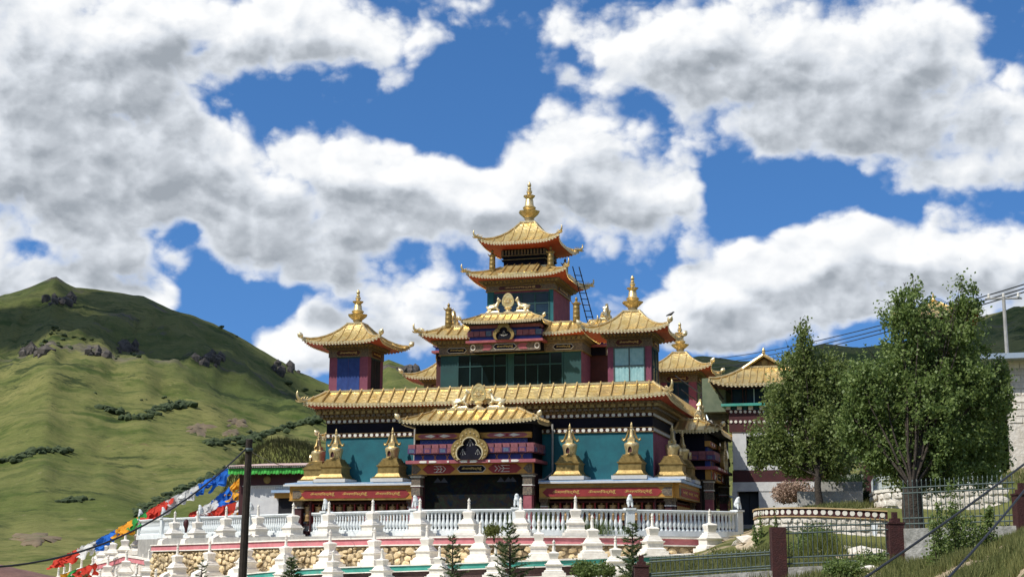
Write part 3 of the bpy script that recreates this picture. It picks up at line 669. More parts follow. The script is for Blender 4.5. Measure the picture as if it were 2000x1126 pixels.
def portico():
    mb = MB(); mb.box(-2.75, 2.75, -9.35, -7.79, 2.62, 4.85); body = mb.build('portico', NAVY, temple)
    for sx in (-1, 1):
        p = MB(); p.fr(.21, -.05, .18, 2.1, 0, (sx*2.58, -9.5)); p.fr(.23, 2.1, .23, 2.15, 1, (sx*2.58, -9.5)); p.fr(.21, 2.15, .21, 2.5, 2, (sx*2.58, -9.5)); p.fr(.25, 2.5, .25, 2.56, 1, (sx*2.58, -9.5)); p.fr(.30, 2.56, .34, 2.62, 2, (sx*2.58, -9.5))
        p.fr(.215, 1.7, .20, 2.05, 2, (sx*2.58, -9.5))
        p.build('pillar', [PINK, WDOT, CARVE], body)
    # mural wall behind the pillars, with its frame
    q = MB(); q.box(-2.35, 2.35, -9.12, -9.08, .0, 2.62); q.build('mural_wall', MURAL, body)
    for b_ in ((-2.75, -2.35), (2.35, 2.75)): q = MB(); q.box(*b_, -9.1, -7.79, -.02, 2.62); q.build('jamb', MAROON, body)
    # painted figures on the mural
    PK = mat('mural_peak', (.05,.055,.075))
    for x in (-1.75,-1.45,1.2,1.55,1.75): fig = MB(); fig.prism([(x-.18,2.3),(x+.18,2.3),(x,2.52)], -9.128, -9.12); fig.build('painted_peak', PK, body)
    # lintel with lettering
    q = MB(); q.box(-2.8, 2.8, -9.62, -9.36, 2.62, 3.10); lin = q.build('lintel', OCHRE, body)
    for sx in (-1, 1):
        q = MB(); q.prism([(sx*.75-0.0,2.86),(sx*1.0,2.66),(sx*2.05,2.66),(sx*2.3,2.86),(sx*2.05,3.06),(sx*1.0,3.06)], -9.636, -9.61); q.build('red_lozenge', RED, body)
        q = MB(); q.prism([(sx*2.36,2.86),(sx*2.58,2.66),(sx*2.78,2.66),(sx*2.78,3.06),(sx*2.58,3.06)], -9.634, -9.61); q.build('corner_carving', CARVE, body)
        q = MB()
        for i in range(3):
            cx = sx*(1.2+.16*i); q.tube([(cx-.12,-9.64,2.74),(cx,-9.645,2.86),(cx-.12,-9.64,2.98)], .016, 4)
        for i in range(3): q.tube([(sx*1.35,-9.641,2.72+.14*i),(sx*1.75,-9.641,2.72+.14*i)], .012, 4)
        q.build('white_scroll', WDOT, body)
    plaque(body, 0, -9.63, 2.86, 1.3, .27, MANI, m=NAVY, border=WDOT)
    # pink sill with pale medallions
    q = MB(); q.box(-3.0, 3.0, -9.92, -7.8, 3.10, 3.24); q.build('pink_sill', PINK, body)
    for x in (-1.95, -.05, 1.85):
        for s_ in (-1, 1): q = MB(); q.prism([(x+s_*.06,3.12),(x+s_*.34,3.12),(x+s_*.42,3.17),(x+s_*.34,3.22),(x+s_*.06,3.22)], -9.935, -9.91); q.build('sill_medallion', WDOT, body)
    for x in (-1.0, .9): q = MB(); q.lathe([(.05,-.01),(.05,.02)], 10, (x, -9.92, 3.17), axis='Y'); q.build('sill_medallion', WDOT, body)
    # blue recess with small crosses, then the row of painted beam ends, upper beam
    q = MB(); q.box(-2.72, 2.72, -9.58, -7.8, 3.24, 3.52); q.build('blue_recess', BLUE, body)
    q = MB()
    for i in range(9):
        x = -2.3+i*.575
        if abs(x) < .75: continue
        for sg in (-1, 1): q.hexa([(x-sg*.06-.012,-9.6,3.27),(x-sg*.06+.012,-9.6,3.27),(x-sg*.06+.012,-9.58,3.27),(x-sg*.06-.012,-9.58,3.27),(x+sg*.06-.012,-9.6,3.49),(x+sg*.06+.012,-9.6,3.49),(x+sg*.06+.012,-9.58,3.49),(x+sg*.06-.012,-9.58,3.49)])
    tag(q.build('cross_motif', OCHRE, body), kind='stuff')
    q = MB(); q.box(-2.86, 2.86, -9.74, -7.8, 3.53, 3.96); q.build('beam_course', ROWC[0], body)
    n = 16; w = 5.86/n
    bmesh_cache = []
    for k in range(4):
        z = MB(); z.box(-w/2+.012, w/2-.012, -.09, .02, .015, .24, 0); z.box(-w/2+.03, w/2-.03, -.07, .02, .245, .41, 1)
        z.box(-w/2+.07, w/2-.07, -.10, .0, .05, .2, 1 if k % 2 else 2)
        bmesh_cache.append(z.mesh('beam_end', [ROWC[(k*2+1) % 4], ROWC[0 if k != 2 else 3], ROWC[(k+2) % 4]]))
    for i in range(n):
        put('beam_end', bmesh_cache[i % 4], body, (-2.93+w*(i+.5), -9.75, 3.535))
    for sx in (-1, 1):
        for j in range(5):
            put('beam_end', bmesh_cache[j % 4], body, (sx*2.87, -9.62+.365*j, 3.535), (0, 0, R(90*sx)))
    q = MB(); q.box(-2.5, 2.5, -9.45, -7.8, 3.97, 4.2); q.build('blue_chevron_band', BLUE, body)
    PBL = mat('pale_blue_line', (.12,.2,.3))
    for sx in (-1, 1):
        q = MB(); q.tube([(sx*(.85+.135*i), -9.46, 4.0+.16*(i % 2)) for i in range(13)], .012, 4); q.build('chevron_line', PBL, body)
    q = MB(); q.box(-2.7, 2.7, -9.6, -7.8, 4.2, 4.45); q.build('upper_beam', OCHRE, body)
    for x in (-1.62, 1.62):
        q = MB(); q.prism([(x-.95,4.325),(x-.78,4.23),(x+.78,4.23),(x+.95,4.325),(x+.78,4.42),(x-.78,4.42)], -9.615, -9.59, 0)
        for s_ in (-1, 1): q.prism([(x+s_*.1,4.325),(x+s_*.3,4.25),(x+s_*.62,4.325),(x+s_*.3,4.4)], -9.625, -9.60, 1)
        q.lathe([(.05,-.01),(.05,.03)], 8, (x, -9.61, 4.325), 2, axis='Y')
        q.build('beam_lozenge', [PINK, WDOT, RED], body)
    # trefoil niche
    q = MB(); q.ringprism([(x*1.0, 3.24+z) for x, z in TR_OUT], [(x, 3.24+z+.0) for x, z in TR_IN], -9.98, -9.80); q.build('trefoil_frame', GOLDS, body)
    q = MB(); q.ringprism([(x*1.02, 3.24+z*1.0) for x, z in TR_IN], [(x*.93, 3.24+z*.95) for x, z in TR_IN], -10.0, -9.78); q.build('trefoil_rim', BRASS, body)
    q = MB(); q.prism([(x, 3.24+z) for x, z in TR_IN], -9.86, -9.80); q.build('trefoil_recess', NAVY, body)
    q = MB()
    for i in range(0, len(TR_OUT), 3):
        (x0, z0), (x1, z1) = TR_OUT[i], TR_IN[i]; q.lathe([(.05,-.01),(.035,.03)], 6, ((x0+x1)/2, -9.98, 3.24+(z0+z1)/2), axis='Y')
    tag(q.build('frame_boss', GOLD, body), kind='stuff')
    small_arrows(body, 0, -9.87, 4.16, .72, 3); small_arrows(body, -.34, -9.87, 3.72, .6, 3); small_arrows(body, .36, -9.87, 3.72, .6, 3)
    # roof
    rp = Roof((-3.1,3.1,-10.12,-7.8), 4.92, (-1.98,1.98,-8.95,-7.8), 5.52, .12, .10, 1.05, open_sides=(2,))
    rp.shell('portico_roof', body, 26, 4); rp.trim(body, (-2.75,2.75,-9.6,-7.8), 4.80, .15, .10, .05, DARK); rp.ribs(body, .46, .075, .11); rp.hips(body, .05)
    corner_ornaments(rp, body, 'bulb', 1.0, (0, 1))
    q = MB(); q.box(-2.0, 2.0, -8.96, -7.8, 5.5, 5.6); q.build('roof_flat', GREYW, body)
    # drain pipes
    for sx in (-1, 1):
        q = MB(); q.tube([(sx*3.28,-8.0,4.9),(sx*3.28,-8.0,2.75),(sx*3.05,-8.5,2.42),(sx*2.95,-9.1,2.36)], .05, 8); q.build('drain_pipe', CONC, body, smooth=50)
    return body
P1 = portico(); tp = tree_of(P1)
for a in (90, -90):
    c = dup_tree(tp, temple); c.rotation_euler = (0, 0, R(a))

def portico_small():
    # box window head of the middle storey with its own roof
    mb = MB(); mb.box(-1.75, 1.75, -4.42, -3.6, 8.86, 10.2); body = mb.build('upper_portico', NAVY, temple)
    q = MB(); q.box(-1.78, 1.78, -4.48, -4.42, 8.84, 9.26); q.build('lintel', CARVE, body)
    for sx in (-1, 1):
        q = MB(); q.prism([(sx*.62,9.05),(sx*.78,8.9),(sx*1.15,8.9),(sx*1.05,9.05),(sx*1.15,9.2),(sx*.78,9.2)], -4.50, -4.47); q.build('red_lozenge', PINK, body)
        q = MB(); q.ringprism([(sx*1.62+.13*math.cos(t*.5236), 9.05+.15*math.sin(t*.5236)) for t in range(12)], [(sx*1.62+.09*math.cos(t*.5236), 9.05+.11*math.sin(t*.5236)) for t in range(12)], -4.505, -4.48); q.build('white_scroll', WDOT, body)
    plaque(body, 0, -4.49, 9.05, 1.15, .24, MANI, m=NAVY, border=WDOT)
    q = MB(); q.box(-1.95, 1.95, -4.66, -3.6, 9.26, 9.37); q.build('pink_sill', PINK, body)
    q = MB(); q.box(-1.8, 1.8, -4.5, -3.6, 9.37, 9.56); q.build('blue_recess', BLUE, body)
    q = MB(); q.box(-1.86, 1.86, -4.56, -3.6, 9.56, 9.86); q.build('beam_course', ROWC[1], body)
    n = 12; w = 3.76/n
    for i in range(n):
        z = MB(); z.box(-w/2+.015, w/2-.015, -.06, .01, .02, .26, 0); put('beam_end', z.mesh('beam_end', [ROWC[(0, 3, 0, 2)[i % 4]]]), body, (-1.88+w*(i+.5), -4.565, 9.56))
    q = MB(); q.box(-1.72, 1.72, -4.46, -3.6, 9.86, 9.97); q.build('blue_recess', BLUE, body)
    q = MB(); q.box(-1.8, 1.8, -4.58, -3.6, 9.97, 10.12); q.build('upper_beam', ROWC[0], body)
    k = .62
    q = MB(); q.ringprism([(x*k, 9.36+z*k) for x, z in TR_OUT], [(x*k, 9.36+z*k) for x, z in TR_IN], -4.74, -4.60); q.build('trefoil_frame', GOLDS, body)
    q = MB(); q.prism([(x*k, 9.36+z*k) for x, z in TR_IN], -4.66, -4.60); q.build('trefoil_recess', NAVY, body)
    small_arrows(body, 0, -4.67, 9.8, .6, 3)
    q = MB(); q.tube([(-.2,-4.67,9.62),(0,-4.67,9.55),(.2,-4.67,9.62)], .01, 4); q.build('white_garland', WDOT, body)
    rp = Roof((-2.0,2.0,-4.98,-3.5), 10.24, (-1.25,1.25,-4.3,-3.5), 10.68, .08, .06, 1.05, open_sides=(2,))
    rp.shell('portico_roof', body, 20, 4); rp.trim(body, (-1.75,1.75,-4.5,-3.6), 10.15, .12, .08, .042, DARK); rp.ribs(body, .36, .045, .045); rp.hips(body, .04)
    corner_ornaments(rp, body, 'bulb', .75, (0, 1))
    q = MB(); q.box(-1.26, 1.26, -4.31, -3.5, 10.66, 10.76); q.build('roof_flat', GOLD, body)
    return body
P2 = portico_small(); tp2 = tree_of(P2)
for a in (90, -90):
    c = dup_tree(tp2, temple); c.rotation_euler = (0, 0, R(a))

# ------------------------------------------------------------------ prayer-wheel porch round the foot of the walls
def wheel_mesh():
    mb = MB(); mb.lathe([(.02,.0),(.05,.02),(.05,.1),(.17,.12),(.17,.16),(.155,.17),(.155,.33),(.165,.35),(.155,.37),(.155,.53),(.165,.55),(.155,.57),(.155,.72),(.17,.73),(.17,.77),(.05,.8),(.03,.9)], 14)
    return mb.mesh('prayer_wheel', mat('worn_brass_wheel', (.30,.18,.07), (.45,.30,.14), rough=.5, metal=.4, scale=7, stain=(.12,.06,.03), stain_amt=.6, stain_scale=4), 40)
PWHEEL = wheel_mesh()
def porch():
    mb = MB(); mb.box(-2.6, 2.6, -8.9, -7.81, -.04, .06); body = mb.build('prayer_wheel_porch', CONC, temple)
    for sx in (-1, 1):   # sloping roof sheet in two wings
        a, b = sorted((sx*2.95, sx*9.18)); mb = MB()
        mb.add([(a,-9.2,2.22),(b,-9.2,2.22),(b,-7.8,2.22),(a,-7.8,2.22),(a,-9.2,2.33),(b,-9.2,2.33),(b,-7.8,2.42),(a,-7.8,2.42)], [(3,2,1,0),(4,5,6,7),(0,1,5,4),(1,2,6,5),(2,3,7,6),(3,0,4,7)]); mb.build('porch_roof', BLUEFADE, body)
    for sx in (-1, 1):
        a, b = sorted((sx*2.95, sx*8.85))
        q = MB(); q.box(a, b, -9.08, -8.72, 1.55, 2.22); q.build('fascia', OCHRE, body)
        q = MB(); q.box(a, b, -9.12, -9.08, 1.55, 1.60); q.build('fascia_moulding', GOLDS, body)
        q = MB(); q.box(a, b, -9.12, -9.08, 2.04, 2.08); q.build('fascia_moulding', GOLDS, body)
        xm = sx*5.75; q = MB(); L = 2.45
        q.prism([(xm-L-.2,1.82),(xm-L,1.64),(xm+L,1.64),(xm+L+.2,1.82),(xm+L,2.0),(xm-L,2.0)], -9.105, -9.08); q.build('letter_board', RED, body)
        for i in (-1, 0, 1): lettering(MANI, .3, body, xm+i*1.6, -9.112, 1.82, 1.22, .17)
        q = MB(); q.prism([(sx*8.32,1.82),(sx*8.5,1.64),(sx*8.82,1.64),(sx*8.82,2.0),(sx*8.5,2.0)], -9.104, -9.08); q.build('corner_carving', CARVE, body)
        for x in (3.1, 8.62):
            p = MB(); p.fr(.15, -.05, .14, 1.2, 0, (sx*x, -8.72)); p.fr(.17, 1.2, .17, 1.25, 1, (sx*x, -8.72)); p.fr(.15, 1.25, .15, 1.42, 2, (sx*x, -8.72)); p.fr(.2, 1.42, .2, 1.55, 2, (sx*x, -8.72)); p.build('porch_pillar', [PINK if x < 5 else MAROON, WDOT, CARVE], body)
        q = MB(); q.box(a, b, -8.06, -8.0, 0, 2.2); q.build('back_panel', MAROON, body)
        q = MB(); q.box(a, b, -8.66, -8.56, 1.38, 1.46); q.box(a, b, -8.66, -8.56, .42, .50); q.box(a, b, -8.72, -8.1, -.02, .18); q.build('wheel_rail', MAROON, body)
        n = 10
        for i in range(n):
            x = sx*(3.55+i*.52)
            put('prayer_wheel', PWHEEL, body, (x, -8.6, .5))
            q = MB(); q.box(x+.21, x+.27, -8.68, -8.54, .5, 1.38); q.build('wheel_post', RED, body)
            q = MB(); q.box(x-.16, x+.16, -8.09, -8.062, .55, 1.45); q.build('wall_panel', BRONZE, body)
    return body
PO = porch(); tpo = tree_of(PO)
for a in (90, -90):
    c = dup_tree(tpo, temple); c.rotation_euler = (0, 0, R(a))
    for ch in kids(c):
        if ch.name.startswith('fascia') or ch.name.startswith('wheel_rail') or ch.name.startswith('back_panel'): ch.location.y = -.006
# white plinth strip of the gilded stupas' parapet
for b_ in ((-9.24, -2.95), (2.95, 9.24)): q = MB(); q.box(*b_, -9.26, -9.205, 2.2, 2.28); q.build('gutter_edge', GREYW, PO)
print('temple objects', len(bpy.data.objects))

# ------------------------------------------------------------------ terrain: one sheet out to the hills
def lerpt(tab, x):
    if x <= tab[0][0]: return tab[0][1]
    for (a, va), (b, vb) in zip(tab[:-1], tab[1:]):
        if x <= b: return va+(vb-va)*(x-a)/(b-a)
    return tab[-1][1]
RIDGE = [(-900,640),(-400,650),(-150,640),(0,612),(50,592),(75,581),(90,571),(108,581),(130,590),(200,592),(270,600),(330,625),(370,632),(410,645),(470,672),(520,700),(580,732),(640,757),(690,735),(756,706),(800,722),(860,745),(950,765),(1250,740),(1350,703),(1372,701),(1458,713),(1520,720),(1590,691),(1619,682),(1683,691),(1800,680),(1935,640),(2000,627),(2200,600),(2600,620),(3200,660)]
NEAR_R = [0,20,28,33,37,41,46,48.6,55,62,70,80,110]
NEAR = [(-600,[-2.4,-2.6,-3.0,-3.2,-3.3,-3.4,-3.5,-3.6,-3.6,-3.6,-3.6,-3.6,-3.4]),
 (300,[-2.4,-2.5,-2.7,-2.8,-2.8,-2.8,-2.9,-2.9,-3.0,-3.1,-3.2,-3.3,-3.2]),
 (700,[-2.4,-2.4,-2.4,-2.4,-2.4,-2.4,-2.4,-2.5,-2.5,-2.5,-2.5,-2.5,-1.5]),
 (1150,[-2.4,-2.3,-2.25,-2.2,-2.15,-2.1,-1.9,-1.9,-1.9,-1.8,-1.5,-1.2,0]),
 (1300,[-2.4,-2.25,-2.15,-2.05,-1.95,-1.75,-1.2,-1.1,-1.0,-.9,-.5,0,1.5]),
 (1440,[-2.4,-2.2,-2.0,-1.8,-1.6,-1.3,-.75,-.62,-.35,.1,.45,.6,1.6]),
 (1500,[-2.4,-2.1,-1.9,-1.65,-1.45,-1.1,-.6,.45,.55,.5,.45,.7,2.2]),
 (1620,[-2.4,-2.0,-1.75,-1.45,-1.25,-.95,-.55,.7,1.15,1.4,1.7,2.0,3.2]),
 (1748,[-2.4,-1.95,-1.6,-1.25,-1.05,-.85,-.6,.6,1.3,1.7,2.1,2.7,4.0]),
 (1900,[-2.4,-1.5,-1.0,-.75,-.6,-.5,-.2,.5,1.5,2.3,3.2,4.2,6.5]),
 (2000,[-2.4,-.85,-.45,-.35,-.3,-.2,.2,.9,2.0,3.4,4.8,6.2,8.5]),
 (2400,[-2.4,-.2,.4,.6,.8,1,1.4,2,3.2,4.6,6,7.5,10])]
SFR = [(110,0),(180,.17),(260,.34),(340,.50),(430,.655),(480,.705),(620,.86),(800,1.0)]
def near_z(px, r):
    px = max(-600, min(2400, px))
    for (a, ra), (b, rb) in zip(NEAR[:-1], NEAR[1:]):
        if px <= b:
            t = (px-a)/(b-a); t = t*t*(3-2*t); za = lerpt(list(zip(NEAR_R, ra)), r); zb = lerpt(list(zip(NEAR_R, rb)), r); return za+(zb-za)*t
    return lerpt(list(zip(NEAR_R, NEAR[-1][1])), r)
def ground_z(px, r):
    if r <= 110:
        z = near_z(px, r); w = max(0, (r-70)/40)
        if r > 12: z += .05*mnoise.noise(Vector((px*.02, r*.5, 1.3)))
        return z
    yr = lerpt(RIDGE, px); zf = near_z(px, 110); yf = 1080-(zf+.8)*FPX/110
    if r <= 800:
        y = yf+(yr-yf)*lerpt(SFR, r); z = -.8+(1080-y)/FPX*r
    else:
        zr = -.8+(1080-yr)/FPX*800; z = zr-(r-800)*.06
    fade = min(1, (r-110)/120)*(1 if r < 700 else max(.15, 1-(r-700)/110))
    p = Vector((px*.0062*(r/400)**.35, r*.0105, 4.7)); up = min(1, max(0, (r-400)/140))
    z += fade*r*((.0075+.004*up)*mnoise.fractal(p, 1.0, 2.1, 4)+(.0012+.0022*up)*mnoise.fractal(p*5, .8, 2.0, 3))
    return z
def polar(px, r):
    a = math.atan((px-CX)/FPX) if abs(px-CX) < 2600 else 0
    return a
COLS = sorted(set([-170,-150,-120,-95,-75,-60,-48,-38,-31]+[-27+.19*i for i in range(286)]+[28,31,38,48,60,75,95,120,150,170,189.99]))
RS = [2,5,9,12]+[14+.85*i for i in range(68)]+[72+72*1.036**i-72 for i in range(1, 91)]
while RS[-1] < 1750: RS.append(RS[-1]*1.05)
mb = MB(); nC = len(COLS)
for r in RS:
    for a in COLS:
        ang = R(a); px = CX+FPX*math.tan(R(max(-42, min(42, a)))); d = FH*math.cos(ang)+RT*math.sin(ang)
        z = ground_z(px, r)
        mb.v.append((CAM.x+d.x*r, CAM.y+d.y*r, z))
for j in range(len(RS)-1):
    for i in range(nC-1): mb.f.append((j*nC+i, j*nC+i+1, (j+1)*nC+i+1, (j+1)*nC+i))
    mb.f.append((j*nC+nC-1, j*nC, (j+1)*nC, (j+1)*nC+nC-1))
mb.f.append(tuple(range(nC-1, -1, -1)))
mb.m = [0]*len(mb.f)
def gz(x, y):
    d = Vector((x-CAM.x, y-CAM.y, 0)); r = d.length; a = math.atan2(d.dot(RT), d.dot(FH)); a = max(R(-42), min(R(42), a))
    return ground_z(CX+FPX*math.tan(a), r)
def gpx(px, r):   # ground point under a bearing at horizontal distance r
    a = math.atan((px-CX)/FPX/math.cos(_p)*1.0) if False else None
    d = ray(px, 1075); d = Vector((d.x, d.y, 0)).normalized(); x, y = CAM.x+d.x*r, CAM.y+d.y*r; return Vector((x, y, gz(x, y)))
def terrain_mat():
    m = bpy.data.materials.new('alpine_grassland'); m.use_nodes = True; nt = m.node_tree; b = nt.nodes['Principled BSDF']; b.inputs['Roughness'].default_value = .95; b.inputs['Specular IOR Level'].default_value = .1
    ge = nd(nt, 'ShaderNodeNewGeometry'); pos = ge.outputs['Position']
    def noise(sc, det, rg=.6, v=pos, stretch=None):
        n = nd(nt, 'ShaderNodeTexNoise'); n.inputs['Scale'].default_value = sc; n.inputs['Detail'].default_value = det; n.inputs['Roughness'].default_value = rg
        nt.links.new(vmt(nt, 'MULTIPLY', v, stretch) if stretch else v, n.inputs['Vector']); return n.outputs[0]
    def mix(f, a, bcol):
        mx = nd(nt, 'ShaderNodeMix', data_type='RGBA')
        if isinstance(f, float): mx.inputs[0].default_value = f
        else: nt.links.new(f, mx.inputs[0])
        for i, c in ((6, a), (7, bcol)):
            if isinstance(c, tuple): mx.inputs[i].default_value = (*c, 1)
            else: nt.links.new(c, mx.inputs[i])
        return mx.outputs[2]
    c = mix(sstep(nt, noise(.012, 6, .65), .35, .65), (.090,.108,.028), (.182,.172,.060))
    c = mix(sstep(nt, noise(.09, 6, .7, stretch=(1,1,2.0)), .52, .62, 0, .55), c, (.045,.062,.016))
    c = mix(sstep(nt, noise(.035, 7, .7, stretch=(1,1,2.4)), .50, .66), c, (.050,.075,.014))
    c = mix(sstep(nt, noise(.006, 5, .6), .52, .64, 0, .75), c, (.045,.07,.016))
    # dark shrub patches and erosion gullies
    c = mix(sstep(nt, noise(.022, 9, .75, stretch=(1,1,3.5)), .555, .63, 0, .9), c, (.022,.036,.010))
    c = mix(sstep(nt, noise(.018, 8, .7), .635, .69, 0, .8), c, (.15,.085,.055))
    # upper slopes: faint cumulus shadow painted in as darker green, rock where it is steep
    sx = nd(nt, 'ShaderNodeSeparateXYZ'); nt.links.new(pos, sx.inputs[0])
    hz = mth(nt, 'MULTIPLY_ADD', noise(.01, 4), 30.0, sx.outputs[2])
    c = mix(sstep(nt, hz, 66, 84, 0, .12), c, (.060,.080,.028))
    sn = nd(nt, 'ShaderNodeSeparateXYZ'); nt.links.new(ge.outputs['True Normal'], sn.inputs[0])
    rock = mth(nt, 'MULTIPLY', sstep(nt, noise(.02, 8, .7, stretch=(1,1,.5)), .565, .63), sstep(nt, hz, 70, 95))
    c = mix(rock, c, mix(sstep(nt, noise(.15, 8, .8), .35, .65), (.05,.045,.04), (.15,.125,.105)))
    # near ground: dry earth and sand between the plants
    cd = nd(nt, 'ShaderNodeVectorMath'); cd.operation = 'DISTANCE'; nt.links.new(pos, cd.inputs[0]); cd.inputs[1].default_value = tuple(CAM)
    near = sstep(nt, cd.outputs['Value'], 70, 110, 1, 0)
    earth = mth(nt, 'MULTIPLY', near, sstep(nt, noise(.22, 6, .65), .50, .60))
    c = mix(earth, c, mix(sstep(nt, noise(1.5, 6, .7), .3, .7), (.24,.185,.11), (.42,.34,.235)))
    c = mix(sstep(nt, noise(.28, 5, .7), .60, .66, 0, .8), c, (.034,.050,.014))
    c = mix(sstep(nt, noise(.33, 4, .7, stretch=(1,1,.6)), .655, .70, 0, .7), c, (.24,.20,.12))
    fine = noise(.75, 6, .8)
    hv = nd(nt, 'ShaderNodeHueSaturation'); nt.links.new(c, hv.inputs['Color']); nt.links.new(mth(nt, 'MULTIPLY_ADD', fine, 1.3, .35), hv.inputs['Value'])
    nt.links.new(hv.outputs[0], b.inputs['Base Color'])
    bp = nd(nt, 'ShaderNodeBump'); bp.inputs['Strength'].default_value = .55; bp.inputs['Distance'].default_value = 1.6
    nt.links.new(noise(.07, 9, .72, stretch=(1,1,1.8)), bp.inputs['Height']); nt.links.new(bp.outputs[0], b.inputs['Normal'])
    return m
TERR = terrain_mat()
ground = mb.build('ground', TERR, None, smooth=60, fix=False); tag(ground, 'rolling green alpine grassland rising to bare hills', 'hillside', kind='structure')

# ------------------------------------------------------------------ terrace edge curve (plan), from right post round to the left
CP = [(12.6,-5.6),(11.4,-7.75),(10.6,-8.7),(9.1,-10.0),(7.25,-11.2),(4.8,-12.25),(2.9,-12.65),(.6,-12.6),(-1.7,-11.95),(-5.0,-10.35),(-7.4,-9.0),(-12.0,-6.1),(-16.4,-3.1),(-20.2,-.3),(-24.0,3.2),(-27,7)]
def catmull(P, n=14):
    out = []
    for i in range(1, len(P)-2):
        p0, p1, p2, p3 = [Vector((*P[k], 0)) for k in (i-1, i, i+1, i+2)]
        for j in range(n):
            t = j/n; out.append(.5*((2*p1)+(p2-p0)*t+(2*p0-5*p1+4*p2-p3)*t*t+(3*p1-p0-3*p2+p3)*t**3))
    out.append(Vector((*P[-2], 0))); return out
CUR = catmull(CP)
for _ in range(12):
    CUR = [CUR[0]]+[(CUR[i-1]+CUR[i]*2+CUR[i+1])/4 for i in range(1, len(CUR)-1)]+[CUR[-1]]
# even arc length
def resample(P, step):
    out = [P[0].copy()]; acc = 0; need = step
    for a, b in zip(P[:-1], P[1:]):
        L = (b-a).length
        while acc+L >= need: out.append(a+(b-a)*((need-acc)/L)); need += step
        acc += L
    return out
CUR = resample(CUR, .1)
NRM = []
for i in range(len(CUR)):
    t = CUR[min(i+1, len(CUR)-1)]-CUR[max(i-1, 0)]; t.normalize(); n = Vector((-t.y, t.x, 0)); 
    if n.dot(Vector((0, -1, 0)))+n.x*.0 < 0 and True: n = -n
    NRM.append(n)
def cpt(i, off, z=0.0): p = CUR[i]+NRM[i]*off; return Vector((p.x, p.y, z))
def idx_at_px(px, off, z=0.0):
    best = min(range(len(CUR)), key=lambda i: abs(pr(cpt(i, off, z))[0]-px)); return best
PINK_Y = [(200,1066),(295,1063),(360,1061),(560,1053),(700,1049.5),(840,1046.5),(1000,1046),(1200,1046.5),(1370,1049),(1430,1052)]
GREEN_Y = [(330,1132),(400,1127),(500,1117.5),(590,1109),(700,1105),(843,1099.5),(907,1098.5),(1035,1092.5),(1132,1089),(1315,1083),(1405,1078.5),(1470,1075)]
def zcurve(i, off, tab):
    p = cpt(i, off); x, y = pr((p.x, p.y, -.5)); return solve_z(p.x, p.y, lerpt(tab, x))
O_PINK, O_GREEN, O_R1, O_R2, O_R3 = 1.75, 3.45, .98, 2.62, 4.35
IEND = idx_at_px(300, O_PINK); IST = idx_at_px(1432, O_PINK)
print('curve', len(CUR), IST, IEND)
# smooth level tables along the curve
def smooth(a, k=25):
    out = []
    for i in range(len(a)): s_ = a[max(0, i-k):i+k+1]; out.append(sum(s_)/len(s_))
    return out
ZP = smooth([zcurve(i, O_PINK, PINK_Y) for i in range(len(CUR))]); ZG = smooth([zcurve(i, O_GREEN, GREEN_Y) for i in range(len(CUR))])
# paved terrace behind the balustrade
BE = idx_at_px(268, 0, 1.0); mb = MB(); top = [cpt(i, O_PINK-.12, 0) for i in range(0, IEND, 6)]+[cpt(i, .22, 0) for i in range(IEND+3, min(BE+4, len(CUR)), 6)]; vd = (top[-1]-CAM); vd.z = 0; vd.normalize(); back = [top[-1]+vd*24, Vector((12.9, 24, 0)), Vector((13.1, 0, 0)), Vector((12.9, -5, 0))]
poly = top+back; n = len(poly)
vs = [(p.x, p.y, -.10) for p in poly]+[(p.x, p.y, -3.4) for p in poly]
mb.add(vs, [tuple(range(n))]+[(i, (i+1)%n, n+(i+1)%n, n+i) for i in range(n)])
tag(mb.build('terrace', CONC, None), 'raised concrete terrace the temple stands on', 'terrace', kind='structure')
# stone retaining wall with pink kerb; green kerb and brown wall below it
def path(off, z, i0, i1, st=4): return [((cpt(i, off, z[i])), NRM[i]) for i in range(i0, i1+1, st)]
rw = thing('retaining_wall', cpt((IST+IEND)//2, O_PINK, -1.2), 'rubble stone retaining wall under the pink painted kerb', 'wall')
o0 = rw.location
def rel(pth): return [((p[0]-o0.x, p[1]-o0.y, p[2]-o0.z), n_) for p, n_ in pth]
mb = MB(); mb.sweep(rel(path(O_PINK, ZP, IST, IEND)), [(.10,-.06),(.10,-.30),(-.15,-.30),(-.15,-.06)]); mb.build('pink_kerb', PINKK, rw)
mb = MB(); mb.sweep(rel(path(O_PINK, ZP, IST, IEND)), [(.16,.0),(.16,-.06),(-1.8,-.06),(-1.8,.0)]); mb.build('coping', WHITE, rw)
mb = MB(); mb.sweep(rel(path(O_PINK, ZP, IST, IEND)), [(.13,-.30),(.13,-.35),(-.15,-.35),(-.15,-.30)]); mb.build('kerb_moulding', WHITE, rw)
mb = MB(); mb.sweep(rel(path(O_PINK, ZP, IST, IEND)), [(-.02,-.35),(-.02,-2.6),(-.3,-2.6),(-.3,-.35)]); mb.build('wall_core', MORTAR, rw)
def rock_mesh(k):
    q = random.Random(100+k); bm = bmesh.new(); bmesh.ops.create_icosphere(bm, subdivisions=1, radius=.5)
    for v in bm.verts:
        v.co *= q.uniform(.78, 1.15); v.co.y *= .75
        v.co.x = max(-.47, min(.47, v.co.x*1.15)); v.co.z = max(-.46, min(.46, v.co.z*1.15))
    me = bpy.data.meshes.new('stone'); bm.to_mesh(me); bm.free(); me.materials.append(STONE); return me
ROCKS = [rock_mesh(k) for k in range(10)]
stones = []
placed = {}
